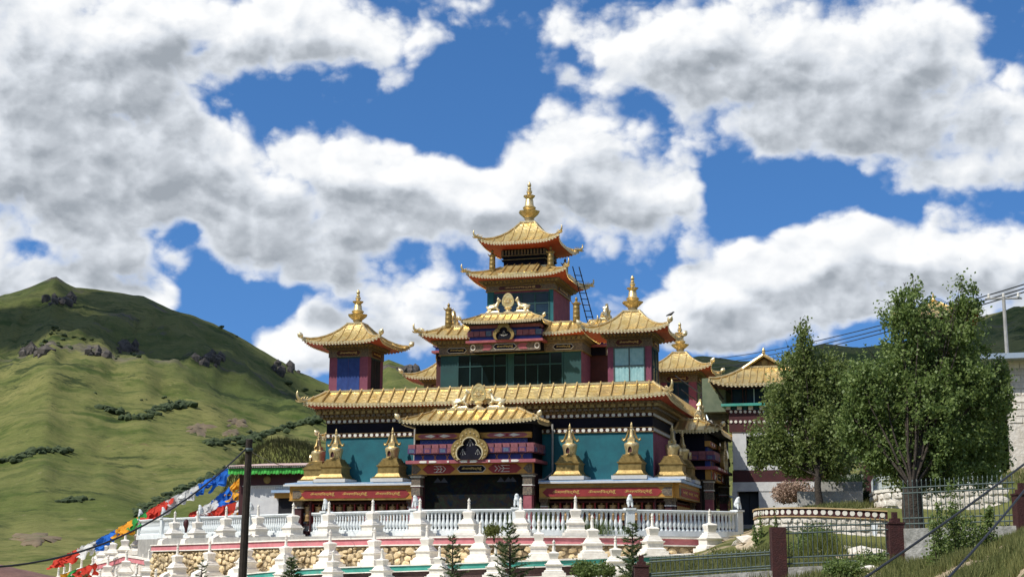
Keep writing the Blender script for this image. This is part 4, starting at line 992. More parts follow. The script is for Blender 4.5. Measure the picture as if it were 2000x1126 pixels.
for w0, tries in ((.46, 500), (.36, 900), (.27, 1800), (.19, 3200)):
    for _ in range(tries):
        ii = rnd.randint(IST, IEND); w = w0*rnd.uniform(.82, 1.12); h = w*rnd.uniform(.55, .85); zt, zb = ZP[ii]-.38-h*.4, ZG[ii]+.02
        if zt <= zb: continue
        z = rnd.uniform(zb, zt); ok = True
        for c_ in range(ii//8-1, ii//8+2):
            for (jj, z2, w2, h2) in placed.get(c_, ()):
                if abs(ii-jj)*.1 < (w+w2)*.42 and abs(z-z2) < (h+h2)*.42: ok = False; break
            if not ok: break
        if ok: stones.append((ii, z, w, h)); placed.setdefault(ii//8, []).append(stones[-1])
stones.sort(key=lambda s_: -s_[2]*s_[3])
smb = MB()
for n_, (ii, z, w, h) in enumerate(stones):
    p = cpt(ii, O_PINK+.0, z)-o0; a = math.atan2(NRM[ii].y, NRM[ii].x)+math.pi/2; me = ROCKS[n_ % 10]
    loc = p; rt = (rnd.uniform(-.3,.3), rnd.uniform(-.6,.6), a+rnd.uniform(-.3,.3)); sc = (w*1.12, .24*rnd.uniform(.8,1.3), h*1.1)
    if n_ < 300: put('stone', me, rw, loc, rt, sc)
    else:
        from mathutils import Euler
        M_ = Matrix.Translation(loc) @ Euler(rt).to_matrix().to_4x4() @ Matrix.Diagonal((*sc, 1))
        smb.add([tuple(M_ @ v.co) for v in me.vertices], [tuple(f.vertices) for f in me.polygons])
if smb.v: tag(smb.build('small_stones', STONE, rw, fix=False), kind='stuff')
print('stones', len(stones))
lw = thing('kerb_wall', cpt((IST+IEND)//2, O_GREEN, -2.0), 'low brown wall topped by the green painted kerb', 'wall'); o0 = lw.location
I2 = idx_at_px(1400, O_GREEN); I3 = idx_at_px(330, O_GREEN)
mb = MB(); mb.sweep(rel(path(O_GREEN, ZG, I2, I3)), [(.10,-.05),(.10,-.24),(-.15,-.24),(-.15,-.05)]); mb.build('green_kerb', GREENK, lw)
mb = MB(); mb.sweep(rel(path(O_GREEN, ZG, I2, I3)), [(.15,.0),(.15,-.05),(-1.75,-.05),(-1.75,.0)]); mb.build('coping', WHITE, lw)
mb = MB(); mb.sweep(rel(path(O_GREEN, ZG, I2, I3)), [(.12,-.24),(.12,-.28),(-.15,-.28),(-.15,-.24)]); mb.build('kerb_moulding', WHITE, lw)
mb = MB(); mb.sweep(rel(path(O_GREEN, ZG, I2, I3)), [(0,-.28),(0,-2.2),(-.3,-2.2),(-.3,-.28)]); mb.build('brown_base', BROWN, lw)

# ------------------------------------------------------------------ balustrade
bal = thing('balustrade', cpt(len(CUR)//3, 0, 0), 'white balustrade curving round the temple terrace with lion-topped posts', 'balustrade'); o0 = bal.location
BI0, BI1 = 0, idx_at_px(268, 0, 1.0)
zz = [0.0]*len(CUR)
ZB = [z+.0 for z in zz]
for nm, sec in (('handrail', [(.13,1.0),(.15,.96),(.11,.88),(-.11,.88),(-.15,.96),(-.13,1.0)]), ('base_course', [(.16,.14),(.16,-.12),(-.16,-.12),(-.16,.14)])):
    mb = MB(); mb.sweep(rel(path(0, ZB, BI0, BI1)), sec); mb.build(nm, WHITEP, bal)
mb = MB(); mb.lathe([(.085,0),(.085,.05),(.05,.07),(.05,.1),(.085,.2),(.09,.28),(.06,.42),(.045,.5),(.06,.54),(.045,.58),(.06,.66),(.075,.7),(.075,.74)], 8); BALU = mb.mesh('baluster', WHITEP, 50)
mb = MB(); mb.fr(.17, -.12, .17, .98); mb.fr(.22, .98, .22, 1.06); mb.fr(.15, .2, .15, .8) if False else None
POST = mb.mesh('post', WHITEP)
def lion():
    me = skin('lion_finial', [(0,0,.08),(0,.02,.22),(0,-.03,.34),(0,-.07,.45),(0,-.14,.44),(-.07,-.1,.16),(-.07,-.12,.02),(.07,-.1,.16),(.07,-.12,.02)], [(0,1),(1,2),(2,3),(3,4),(2,5),(5,6),(2,7),(7,8)], [.12,.115,.09,.085,.05,.04,.04,.04,.04], 1)
    me.materials.append(WHITEP); return me
LION = lion()
post_px = (1440, 1229, 1011, 814, 638, 491, 393, 321, 268); PI_ = [idx_at_px(p, 0, 1.0) for p in post_px]
for i in PI_:
    a = math.atan2(NRM[i].y, NRM[i].x)+math.pi/2; p = cpt(i, 0, 0)-o0
    q = put('post', POST, bal, p, (0, 0, a)); put('lion_finial', LION, q, (0, 0, 1.06), None, (1.15, 1.15, 1.15))
i = BI0+1
while i < BI1:
    if min(abs(i-k) for k in PI_) > 2:
        put('baluster', BALU, bal, cpt(i, 0, .14)-o0)
    i += 2

# ------------------------------------------------------------------ white stupas
def st(mbn, prof, m, name, par, n=4, sm=None):
    pass
ws = MB(); ws.stack([(.60,0),(.60,.16),(.50,.165),(.50,.24),(.46,.25),(.38,.30)]); S_BASE = ws.mesh('plinth', WHITE)
ws = MB(); ws.stack([(.40,.29),(.40,.44),(.47,.50),(.47,.53),(.40,.531),(.34,.60),(.34,.62),(.29,.66),(.26,.72)]); S_STEP = ws.mesh('steps', WHITE)
ws = MB(); ws.lathe([(.30,.70),(.29,.74),(.31,.82),(.37,.96),(.38,.99),(.30,1.03),(.12,1.06)], 4, ph=math.pi/4); S_VASE = ws.mesh('vase', WHITE)
ws = MB(); ws.lathe([(.10,1.04),(.10,1.08),(.085,1.09),(.065,1.34),(.085,1.35),(.085,1.37),(.055,1.38),(.06,1.42),(.08,1.45),(.075,1.49),(.03,1.53),(.004,1.58)], 10); S_SPIRE = ws.mesh('spire', WHITE, 45)
ws = MB(); ws.add([(-.30,-.95,0),(.30,-.95,0),(.30,-.55,0),(-.30,-.55,0),(-.28,-.92,.20),(.28,-.92,.20),(.28,-.55,.34),(-.28,-.55,.34)], [(3,2,1,0),(4,5,6,7),(0,1,5,4),(1,2,6,5),(2,3,7,6),(3,0,4,7)]); S_OFF = ws.mesh('offering_block', WHITE)
S_H = 1.58
def stupa(p, s, rz, label, group, off=False):
    t = thing('white_stupa', p, label, 'stupa', group, rz); t.scale = (s[0], s[0], s[1])
    for nm, me in (('plinth', S_BASE), ('steps', S_STEP), ('vase', S_VASE), ('spire', S_SPIRE)): put(nm, me, t)
    if off: put('offering_block', S_OFF, t)
    return t
G1, G2, G3 = 'stupas along the balustrade', 'stupas in front of the rubble wall', 'stupas below the green kerb'
L1 = 'small white stupa standing on the pink kerb ledge before the balustrade'; L2 = 'small white stupa on the green kerb ledge before the rubble wall'; L3 = 'small white stupa in front of the brown wall below the green kerb'
def row(lst, off, zled, label, group, offpx=0):
    for px, ty in lst:
        i = idx_at_px(px, off, zled[idx_at_px(px, off, -.5)]+1.4); zl = zled[i]; p = cpt(i, off, zl); zt = solve_z(p.x, p.y, ty)
        sv = min(1.15, max(.82, (zt-zl)/S_H)); a = math.atan2(NRM[i].y, NRM[i].x)+math.pi/2
        stupa((p.x, p.y, zl-.005), ((.5+.5*sv)*.80, sv), a+rnd.uniform(-.05,.05), label, group, px < offpx)
row([(342,996),(386,996),(442,986),(505,983),(572,980),(644,977),(727,973),(819,971),(915,971),(1016,969),(1125,966)], O_R1, ZP, L1, G1, 520)
row([(347,1058),(409,1047),(482,1045),(559,1041),(644,1032),(733,1027),(836,1023),(941,1015),(1049,1012),(1159,1003),(1272,1000),(1386,992)], O_R2, ZG, L2, G2, 500)
ZGR = []
for i in range(len(CUR)):
    p = cpt(i, O_R3); ZGR.append(ZG[i]-.62)
row([(467,1088),(556,1088),(650,1083),(750,1077),(858,1069),(970,1065),(1081,1052),(1199,1044)], O_R3, ZGR, L3, G3)
# concrete footing under the lowest row
lo = thing('footing', cpt((I2+I3)//2, O_R3, -2.4), 'white concrete footing under the lowest row of stupas', 'footing'); o0 = lo.location
mb = MB(); mb.sweep(rel(path(O_R3, ZGR, idx_at_px(1230, O_R3), idx_at_px(420, O_R3))), [(.62,0),(.62,-1.2),(-.8,-1.2),(-.8,0)]); mb.build('footing_strip', WHITE, lo)
# the rows run on down the slope to the left
LA = [(302,1025,78),(272,1022,80),(246,1033,82),(222,1040,84),(205,1045,86),(196,1054,89)]
LB = [(292,1070,74),(248,1072,75),(212,1082,77),(182,1085,79),(160,1088,81),(138,1096,83),(126,1103,86),(115,1106,88)]
LC = [(268,1098,72),(228,1104,73.5),(196,1109,75)]
G4 = 'stupas stepping down beyond the rubble wall'; lab4 = {'A': 'small white stupa stepping downhill beyond the end of the balustrade', 'B': 'small white stupa on the lower step of the downhill flight', 'C': 'small white stupa at the foot of the downhill flight by the rubble wall'}
def flight(lst, key):
    pts = []
    for px, ty, d in lst:
        p = dep(px, ty, d/ FW.dot(FW)); s_ = 1.12
        zb = p.z-S_H*s_; stupa((p.x, p.y, zb), (s_*.82, s_), R(24)+rnd.uniform(-.06,.06), lab4[key], G4, key != 'B'); pts.append(Vector((p.x, p.y, zb)))
    d0 = (pts[0]-pts[1]); pts = [pts[0]+d0*.6]+pts+[pts[-1]-(pts[-2]-pts[-1])*.9]
    w = thing('stepped_wall', pts[len(pts)//2], {'A': 'white stepped wall carrying stupas downhill past the balustrade end', 'B': 'lower white stepped wall with pink kerb running downhill', 'C': 'short white wall at the foot of the downhill stupas', 'D': 'lowest white stepped wall beside the rubble wall corner'}[key], 'wall'); o = w.location
    for a, b in zip(pts[:-1], pts[1:]):
        t = (b-a); t.z = 0; L = t.length; t.normalize(); n_ = Vector((-t.y, t.x, 0)); 
        if n_.y > 0: n_ = -n_
        def hx(w0, w1, z0, z1):
            A_, B_ = a-o, b-o; m_ = (a.z+b.z)/2-o.z
            return [A_+n_*w0+Vector((0,0,z0)), B_+n_*w0+Vector((0,0,z0)), B_+n_*w1+Vector((0,0,z0)), A_+n_*w1+Vector((0,0,z0)), A_+n_*w0+Vector((0,0,z1)), B_+n_*w0+Vector((0,0,z1)), B_+n_*w1+Vector((0,0,z1)), A_+n_*w1+Vector((0,0,z1))]
        q = MB(); q.hexa(hx(.85, -1.2, -.1, -.002)); q.build('ledge', WHITE, w)
        q = MB(); q.hexa(hx(.80, .5, -.36, -.1)); q.build('pink_kerb', PINKK, w)
        q = MB(); q.hexa(hx(.74, -1.1, -2.6, -.36 if False else -.1)); q.build('wall_core', WSTONE, w)
LD = [(305,1108,67),(266,1114,68),(228,1119,69),(192,1122,70)]
lab4['D'] = 'small white stupa in the lowest downhill row beside the rubble wall corner'
flight(LA, 'A'); flight(LB, 'B'); flight(LC, 'C'); flight(LD, 'D')

# ------------------------------------------------------------------ gilded stupas on the porch roof
gs = MB(); gs.stack([(.74,.0),(.74,.06),(.66,.08),(.56,.22),(.54,.24),(.54,.50),(.60,.56),(.60,.60),(.52,.601),(.52,.68),(.47,.681),(.47,.76),(.42,.761),(.42,.84),(.37,.841),(.37,.92)]); GB = gs.mesh('stepped_base', GOLDS)
gs = MB(); gs.lathe([(.33,.90),(.35,.94),(.30,.97),(.31,1.1),(.35,1.26),(.37,1.36),(.34,1.42),(.20,1.48),(.1,1.5)], 16); GV = gs.mesh('vase', GOLD, 40)
gs = MB(); gs.fr(.17, 1.46, .17, 1.62); gs.lathe([(.15,1.6),(.17,1.64),(.13,1.68),(.13,1.72),(.105,1.76),(.10,1.86),(.08,1.92),(.07,2.0),(.055,2.06),(.09,2.08),(.09,2.11),(.05,2.14),(.06,2.18),(.05,2.25),(.004,2.36)], 12); GP = gs.mesh('spire', GOLD, 40)
gs = MB()
for sg in (-1, 1): gs.tube([(sg*.13,-.03,2.02),(sg*.18,-.03,1.8),(sg*.26,-.03,1.62),(sg*.36,-.03,1.54),(sg*.43,-.03,1.58),(sg*.42,-.03,1.66)], [.03,.05,.06,.06,.05,.02], 6)
GR = gs.mesh('ribbon', GOLDS, 50)
gs = MB(); ar = [(-.09,1.0),(.09,1.0),(.10,1.14),(.07,1.22),(0,1.27),(-.07,1.22),(-.10,1.14)]; gs.ringprism([(x*1.25, 1.15+(z-1.15)*1.2) for x, z in ar], ar, -.46, -.36, 0); gs.prism(ar, -.40, -.33, 1); GN = gs.mesh('niche', [GOLD, MAROON])
gs = MB(); gs.box(-.78, .78, -.70, .70, -.16, .0); GPL = gs.mesh('white_plinth', GREYW)
GG = 'gilded stupas on the porch roof'
def gstupa(x, y, rz, label):
    t = thing('gilded_stupa', (x, y, 2.52), label, 'stupa', GG, R(rz))
    for nm, me in (('white_plinth', GPL), ('stepped_base', GB), ('vase', GV), ('spire', GP), ('ribbon', GR), ('niche', GN)): put(nm, me, t, None, None, (.93,.93,1) if nm != 'white_plinth' else None)
for x, l in ((-6.98,'gilded stupa on the porch roof at the blue-hung tower end of the teal wall'), (-4.18,'gilded stupa between the blue-hung tower and the front portico'), (4.2,'gilded stupa beside the portico drain pipe under the curtained tower side'), (6.98,'gilded stupa at the plum corner of the temple front')): gstupa(x, -8.5, 0, l)
gstupa(8.52, -7.0, 90, 'gilded stupa before the plum side wall, next to the temple corner'); gstupa(8.52, -4.25, 90, 'gilded stupa before the plum side wall, next to the side portico'); gstupa(8.52, 4.25, 90, 'gilded stupa before the plum side wall beyond the side portico'); gstupa(-8.52, -7.0, -90, 'gilded stupa on the side porch roof under the portico corner bulb')

# ------------------------------------------------------------------ dharma wheels and deer
def wheel_parts():
    n = 28; out = []
    for i in range(n):
        a = 2*math.pi*i/n; r = .30; x = r*math.sin(a); z = .62-r*1.12*math.cos(a)
        if math.cos(a) < -.2: z += (-.2-math.cos(a))**2*.22
        out.append((x, z))
    inn = [(x*.78, .64+(z-.64)*.78) for x, z in out]
    q = MB(); q.ringprism(out, inn, -.05, .05); q.prism([(x*.96, .64+(z-.64)*.96) for x, z in out], -.03, .03); W1 = q.mesh('wheel_rim', GOLDR, 40)
    q = MB(); q.lathe([(.07,-.065),(.07,.065)], 12, (0,0,.62), axis='Y')
    for i in range(8):
        a = math.pi*i/4; q.tube([(0,-.03,.62),(.2*math.cos(a),-.03,.62+.2*math.sin(a))], .022, 4)
        q.lathe([(.035,.02),(.02,.05)], 6, (.13*math.cos(a+.39),0,.62+.13*math.sin(a+.39)), axis='Y')
    W2 = q.mesh('spokes', GOLD, 40)
    q = MB(); q.lathe([(.22,0),(.22,.05),(.15,.08),(.10,.14),(.10,.18),(.17,.22),(.19,.27),(.15,.30)], 16); W3 = q.mesh('lotus_foot', BRASS, 40)
    return W1, W2, W3
WP = wheel_parts()
def deer_mesh():
    # deer lying with legs folded, head raised, looking along +X
    V = [(-.04,0,.31),(.14,0,.34),(.21,0,.45),(.25,0,.56),(.28,0,.64),(.40,0,.615),(-.20,0,.32),(-.31,0,.30),(-.37,0,.37),
         (-.22,.09,.20),(-.06,.12,.15),(-.24,.13,.10),(-.22,-.09,.20),(-.06,-.12,.15),(-.24,-.13,.10),
         (.15,.09,.24),(.29,.09,.19),(.20,.10,.10),(.15,-.09,.24),(.29,-.09,.19),(.20,-.10,.10),(.22,.11,.70),(.22,-.11,.70),(.25,.05,.78),(.25,-.05,.78)]
    E_ = [(0,1),(1,2),(2,3),(3,4),(4,5),(0,6),(6,7),(7,8),(6,9),(9,10),(10,11),(6,12),(12,13),(13,14),(1,15),(15,16),(16,17),(1,18),(18,19),(19,20),(4,21),(4,22),(4,23),(4,24)]
    Rr = [.125,.125,.088,.066,.07,.04,.13,.07,.025,.075,.05,.035,.075,.05,.035,.06,.042,.032,.06,.042,.032,.026,.026,.016,.016]
    me = skin('deer_body', V, E_, Rr, 1); me.materials.append(BRASS); return me
DEER = deer_mesh(); q = MB(); q.stack([((.36,.17),0),((.36,.17),.05),((.30,.13),.07),((.28,.12),.10)]); DPL = q.mesh('plinth', BRASS)
def trio(x, y, z, rz, s, where):
    t = thing('dharma_wheel', (x, y, z), 'gilded eight-spoked wheel on a lotus foot '+where, 'wheel', None, R(rz)); t.scale = (s*1.12, s, s)
    for nm, me in zip(('wheel_rim', 'spokes', 'lotus_foot'), WP): put(nm, me, t)
    for sg, side in ((-1, 'facing'), (1, 'facing')):
        o = Vector((sg*.82*s, 0, 0)); o.rotate(Matrix.Rotation(R(rz), 3, 'Z'))
        d = thing('deer_statue', (x+o.x, y+o.y, z), 'gilded kneeling deer facing the wheel '+where, 'statue', 'gilded deer '+where, R(rz+(0 if sg < 0 else 180))); d.scale = (s*1.1,)*3
        put('deer_body', DEER, d); put('plinth', DPL, d)
trio(.05, -8.8, 5.59, 0, 1.05, 'on the front portico roof'); trio(.05, -4.12, 10.755, 0, .92, 'on the front window-head roof of the middle storey')
trio(8.8, 0, 5.59, 90, 1.05, 'on the side portico roof'); trio(4.12, 0, 10.755, 90, .92, 'beside the ladder on the middle storey'); trio(-4.12, 0, 10.755, -90, .92, 'behind the victory banner on the middle storey')
# ladder, crow
lt = at(1128, 533, 'Y', .3); lb = at(1152, 622, 'Y', .9); dl = (lb-lt).normalized(); lb = lt+dl*((10.78-lt.z)/dl.z)
ld = thing('ladder', lb, 'black iron ladder leaning against the upper roof eave', 'ladder')
sv = Vector((.30, .18, 0))
for sg in (-.5, .5): q = MB(); q.tube([sv*sg, lt-lb+sv*sg+(lt-lb).normalized()*.35], .028, 6); q.build('rail', BLACK, ld)
for k in range(9):
    c = (lt-lb)*((k+.6)/9); q = MB(); q.tube([c-sv*.62, c+sv*.62], .022, 5); q.build('rung', BLACK, ld)
bp_ = rf_c = Vector((A+1.96+.12, -A-1.96-.12, 6.6+2.56+.40))
cw = thing('crow', (A+2.07, -A-2.07, 9.40), 'small black crow perched on the bulb of the curtained tower', 'bird')
me = skin('crow_body', [(0,0,.12),(.08,0,.16),(.13,0,.21),(.19,0,.205),(-.1,0,.09),(-.2,0,.05),(.02,.03,.04),(.02,-.03,.04)], [(0,1),(1,2),(2,3),(0,4),(4,5),(0,6),(0,7)], [.06,.055,.04,.012,.04,.02,.01,.01], 1); me.materials.append(BLACK); put('crow_body', me, cw)

# ------------------------------------------------------------------ side hall (right, beyond the side portico)
YB = 1.0
def xz(px, py, Y=YB): p = at(px, py, 'Y', Y); return p.x, p.z
hall = thing('side_hall', (*at(1540, 1028, 'Y', YB).xy, .45), 'white and maroon side hall with gilded gable roof behind the tree', 'building'); o0 = hall.location.copy()
def hb(name, m, px0, px1, py0, py1, y0, y1, par=None, ref=YB, sm=None):
    # box spanning photograph columns px0..px1 and rows py0..py1 (measured at the wall plane), y0..y1 behind that plane
    pm = (py0+py1)/2; x0 = xz(px0, pm, ref)[0]; x1 = xz(px1, pm, ref)[0]; zt = xz((px0+px1)/2, py0, ref)[1]; zb = xz((px0+px1)/2, py1, ref)[1]
    q = MB(); q.box(x0-o0.x, x1-o0.x, ref+y0-o0.y, ref+y1-o0.y, zb-o0.z, zt-o0.z); return q.build(name, m, par or hall)
hb('wall_pier', GREYW, 1431, 1441, 958, 1030, 0, 5); hb('ground_wall', GREYW, 1483, 1650, 958, 1050, 0, 5); hb('lintel', GREYW, 1431, 1650, 940, 958, -.03, 5)
hb('doorway', DARK, 1441, 1483, 958, 1024, .5, .6); hb('door_leaf', mat('dark_blue_door', (.012,.02,.03)), 1443, 1462, 962, 1024, .42, .48); hb('door_leaf', mat('dark_blue_door', (.015,.022,.03)), 1463, 1482, 962, 1024, .42, .48)
hb('door_step', CONC, 1436, 1490, 1024, 1050, -.5, .6)
hb('maroon_band', MAROON, 1431, 1650, 917, 940, -.006, 5)
hb('wall_pier', GREYW, 1431, 1458, 841, 917, 0, 5); hb('wall_pier', GREYW, 1545, 1650, 841, 917, 0, 5); hb('sill_wall', GREYW, 1458, 1545, 908, 917, 0, 5); hb('window_head', GREYW, 1458, 1545, 841, 850, 0, 5)
hb('window_pane', GLASS, 1458, 1500, 850, 908, .22, .26); hb('window_pane', GLASS, 1502, 1545, 850, 908, .22, .26); hb('window_mullion', IRON, 1500, 1502, 850, 908, .2, .28)
hb('maroon_frieze', MAROON, 1424, 1650, 802, 841, -.05, 5)
for py in (803.5, 823):
    q = MB(); 
    for i in range(24):
        x, z = xz(1428+i*9.2, py, YB-.05); q.lathe([(.075,-.01),(.075,.03)], 8, (x-o0.x, YB-.06-o0.y, z-o0.z), axis='Y')
    tag(q.build('white_disc_row', WDOT, hall), kind='stuff')
for i in range(20):
    hb('painted_block', (WDOT, TEALD, OCHRE, TEALD)[i % 4] if i % 2 else (WDOT, GREENK)[i % 2], 1418+i*11, 1427+i*11, 792, 800, -.12, .1)
hb('block_course', MAROON, 1418, 1650, 791.5, 801, -.06, 5); hb('teal_eave', GREENK, 1410, 1655, 786, 791, -.35, 5)
hb('upper_glazing', GLASSB, 1424, 1650, 752, 786, .9, 1.0)
for i, px in enumerate((1424, 1446, 1452, 1468, 1500, 1520, 1560, 1600)): hb('glazing_post', IRONW if i in (3, 5) else MAROON, px, px+2.2, 752, 786, .82, .9)
hb('upper_shelf', MAROON, 1410, 1655, 748, 753, .7, 5)
hb('grey_green_wall', mat('grey_green_render', (.10,.135,.085), (.16,.19,.13), rough=.9, scale=2, stain=(.07,.09,.06)), 1366, 1412, 733, 800, 1.0, 5)
# gilded hip-and-gable roof
xl, zl = xz(1392, 744, YB+.2); xr, _z = xz(1600, 744, YB+.2)
cx = xz(1493, 720, YB+1)[0]-o0.x; hw = cx-(xl-o0.x); ez = zl-o0.z
hr = Roof((cx-hw, cx+hw, -.3, 5.5), ez-.22, (cx-1.0, cx+1.0, .9, 4.5), ez+.72, .28, .1, 1.35)
hs_ = hr.shell('gilded_roof', hall, 24, 5, mats=GOLDR); hr.trim(hall, (cx-hw+.7, cx+hw-.7, .4, 4.8), ez-.35, .2, .12, .06, MAROON); hr.ribs(hall, .34, .07, .07, sides=(0, 1, 3)); hr.hips(hall, .07)
gzb = ez+.55; gp = xz(1493, 694, YB+.9)[1]-o0.z; gwid = 1.25
q = MB(); q.prism([(cx-gwid+.1, gzb), (cx+gwid-.1, gzb), (cx, gp-.12)], 1.1, 4.3, 0); q.build('gable_wall', BRONZE, hall)
for sg in (-1, 1):
    q = MB(); q.hexa([(cx+sg*gwid*1.12, .85, gzb-.12), (cx, .85, gp-.05), (cx, 4.5, gp-.05), (cx+sg*gwid*1.12, 4.5, gzb-.12), (cx+sg*gwid*1.12, .85, gzb+.02), (cx, .85, gp+.1), (cx, 4.5, gp+.1), (cx+sg*gwid*1.12, 4.5, gzb+.02)]); q.build('gable_slope', GOLDR, hall)
    q = MB(); q.tube([(cx+sg*gwid*1.1, .82, gzb-.08), (cx+sg*.02, .82, gp+.02)], .085, 6); q.build('barge_board', GOLD, hall)
q = MB(); q.lathe([(.06,0),(.1,.05),(.06,.1),(.09,.18),(.05,.26),(.01,.34)], 8, (cx, .85, gp+.08)); q.build('ridge_finial', GOLD, hall)
q = MB(); q.lathe([(.16,-.02),(.16,.03)], 10, (cx, 1.08, gzb+.4), axis='Y'); q.build('gable_boss', GOLDS, hall)
q = MB(); p0, p1 = xz(1393, 750, YB+.3), xz(1411, 778, YB+.3); q.tube([(p0[0]-o0.x, .3, p0[1]-o0.z), (p1[0]-o0.x, .6, p1[1]-o0.z)], .05, 5); q.build('roof_strut', WOOD, hall)
# blue-grey barrel canopy beside the hall
cn = thing('metal_canopy', at(1400, 820, 'Y', 4.5), 'curved blue-grey corrugated canopy between temple and side hall', 'canopy'); c0 = cn.location
xa, xb = at(1378, 800, 'Y', 4.5).x-c0.x, at(1421, 800, 'Y', 4.5).x-c0.x; zt = at(1400, 785, 'Y', 4.5).z-c0.z
for k in range(7):
    wd = (xb-xa)/7; q = MB()
    q.grid(lambda u, v: (xa+wd*(k+u)+.25*v*v, -1.3*v, zt-1.15*v*v*.9+.02*math.sin(u*math.pi)), 4, 8); q.grid(lambda u, v: (xa+wd*(k+u)+.25*v*v, -1.3*v, zt-.03-1.15*v*v*.9+.02*math.sin(u*math.pi)), 4, 8); q.build('roof_sheet', METAL, cn, smooth=50)
q = MB(); q.box(xa+.02, xb-.02, .0, .1, -4.2, zt); q.build('support_wall', GREYW, cn)
# stair railing (black) climbing behind the portico
sr = thing('stair_railing', at(1430, 880, 'Y', 3.6), 'black iron stair railing rising diagonally behind the side portico', 'railing'); s0 = sr.location
def tl(name, par, base, pts, r, m=BLACK, n=5):
    q = MB(); q.tube([Vector(p)-base for p in pts], r, n); return q.build(name, m, par)
for a, b, Y in (((1318,733),(1462,835),3.4), ((1330,760),(1452,848),3.9), ((1430,905),(1466,858),3.2), ((1466,858),(1500,895),3.2)):
    tl('handrail', sr, s0, [at(*a, 'Y', Y), at(*b, 'Y', Y)], .035)
for t in (.35, .55, .72, .88):
    a = Vector((1318+144*t, 733+102*t)); tl('baluster', sr, s0, [at(a.x, a.y, 'Y', 3.4), at(a.x-3, a.y+26, 'Y', 3.4)], .025)
tl('stringer', sr, s0, [at(1462, 835, 'Y', 3.4), at(1430, 880, 'Y', 3.6)], .03)

# ------------------------------------------------------------------ small white house to the left
YL = -3.0
lh = thing('white_house', at(520, 1010, 'Y', YL), 'small white house with maroon frieze and green pleated valance beside the temple', 'building'); o0 = lh.location.copy(); hall_keep = hall; 
def lb_(name, m, px0, px1, py0, py1, y0, y1): return hb(name, m, px0, px1, py0, py1, y0, y1, lh, YL)
lb_('white_wall', GREYW, 474, 640, 950, 1075, 0, 5); lb_('corner_pillar', MAROON, 466, 474.5, 926, 1075, -.05, 5); lb_('maroon_frieze', MAROON, 474, 640, 924, 947, -.04, 5)
lb_('frieze_moulding', WDOT, 474, 640, 947, 948.5, -.06, 5)
q = MB()
for i in range(34):
    x, z = xz(477+i*4.6, 951, YL); q.lathe([(.05,-.01),(.05,.03)], 8, (x-o0.x, -.02, z-o0.z), axis='Y')
tag(q.build('white_disc_row', WDOT, lh), kind='stuff')
x, z = xz(523, 936, YL); q = MB(); q.lathe([(.2,-.01),(.2,.03),(.12,.05)], 14, (x-o0.x, -.05, z-o0.z), axis='Y'); q.build('gilded_medallion', GOLDS, lh)
lb_('window', DARK, 544, 574, 972, 1010, -.03, .02); lb_('window_hood', BLUEFADE, 538, 580, 957, 962, -.5, 0); lb_('window_board', OCHRE, 540, 580, 962, 972, -.25, 0)
GREENCL = mat('green_pleated_cloth', (.03,.26,.03), (.06,.42,.06), rough=.8, scale=3)
xa, xb = xz(446, 918, YL-.6)[0]-o0.x, xz(600, 918, YL-.6)[0]-o0.x; za = xz(520, 913.5, YL-.6)[1]-o0.z; zb = xz(520, 926, YL-.6)[1]-o0.z
npl = 26
for k in range(npl):
    q = MB(); wd = (xb-xa)/npl
    q.grid(lambda u, v: (xa+wd*(k+u), -.62-.05*math.sin(math.pi*u)*v-.03*math.sin(k*1.7)*v, za+(zb-za)*v*(1-.14*math.sin(math.pi*u)-.08*math.sin(k*2.3))), 4, 3); q.build('valance_pleat', GREENCL, lh, smooth=60, fix=False)
q = MB(); q.box(xa, xb, -.70, 4, za+.01, za+.09); q.build('roof_board', MAROON, lh)
q = MB()
for k in range(44): q.box(xa+(xb-xa)*k/44+.01, xa+(xb-xa)*(k+.55)/44, -.74, -.68, za+.03, za+.11)
tag(q.build('painted_rafter_ends', WDOT, lh), kind='stuff')
q = MB(); q.add([(xa-.05,-.78,za+.11),(xb,-.78,za+.11),(xb,4,za+.5),(xa-.05,4,za+.5),(xa-.05,-.78,za+.15),(xb,-.78,za+.15),(xb,4,za+.55),(xa-.05,4,za+.55)], [(3,2,1,0),(4,5,6,7),(0,1,5,4),(1,2,6,5),(2,3,7,6),(3,0,4,7)]); q.build('roof_sheet', mat('pale_red_roof_sheet', (.45,.25,.22), (.62,.52,.48), rough=.6, scale=2.2), lh)

# ------------------------------------------------------------------ prayer flags
FCOL = {'b': (.02,.18,.68), 'w': (.72,.72,.70), 'r': (.66,.055,.03), 'g': (.03,.32,.06), 'o': (.85,.40,.03), 'c': (.04,.34,.62)}
def flagmat(k):
    c = FCOL[k]; m = mat('flag_cloth_'+k, tuple(x*.85 for x in c), tuple(min(1, x*1.2) for x in c), rough=.85, scale=5)
    nt = m.node_tree; b = nt.nodes['Principled BSDF']; tr = nd(nt, 'ShaderNodeBsdfTranslucent'); tr.inputs[0].default_value = (*c, 1); mx = nd(nt, 'ShaderNodeMixShader'); mx.inputs[0].default_value = .35
    nt.links.new(b.outputs[0], mx.inputs[1]); nt.links.new(tr.outputs[0], mx.inputs[2]); nt.links.new(mx.outputs[0], nt.nodes['Material Output'].inputs[0]); return m
FM = {k: flagmat(k) for k in FCOL}
def flag_meshes():
    out = {}
    for k in FCOL:
        for v_ in range(4):
            q = random.Random(v_*7+3); a, b, c = q.uniform(0, 6), q.uniform(0, 6), q.uniform(.6, 1.2); mb = MB()
            # cloth streaming away from the string (local x along the string, -y/-z down wind)
            mb.grid(lambda u, w: ((u-.5)*.62+.45*w+.07*math.sin(w*5+a), -.12*w+.12*math.sin(u*5+w*6+a)*w, -.46*c*w+.10*math.sin(u*7+b+w*3)*w), 6, 6)
            out[k, v_] = mb.mesh('prayer_flag', FM[k], 60, fix=False)
    return out
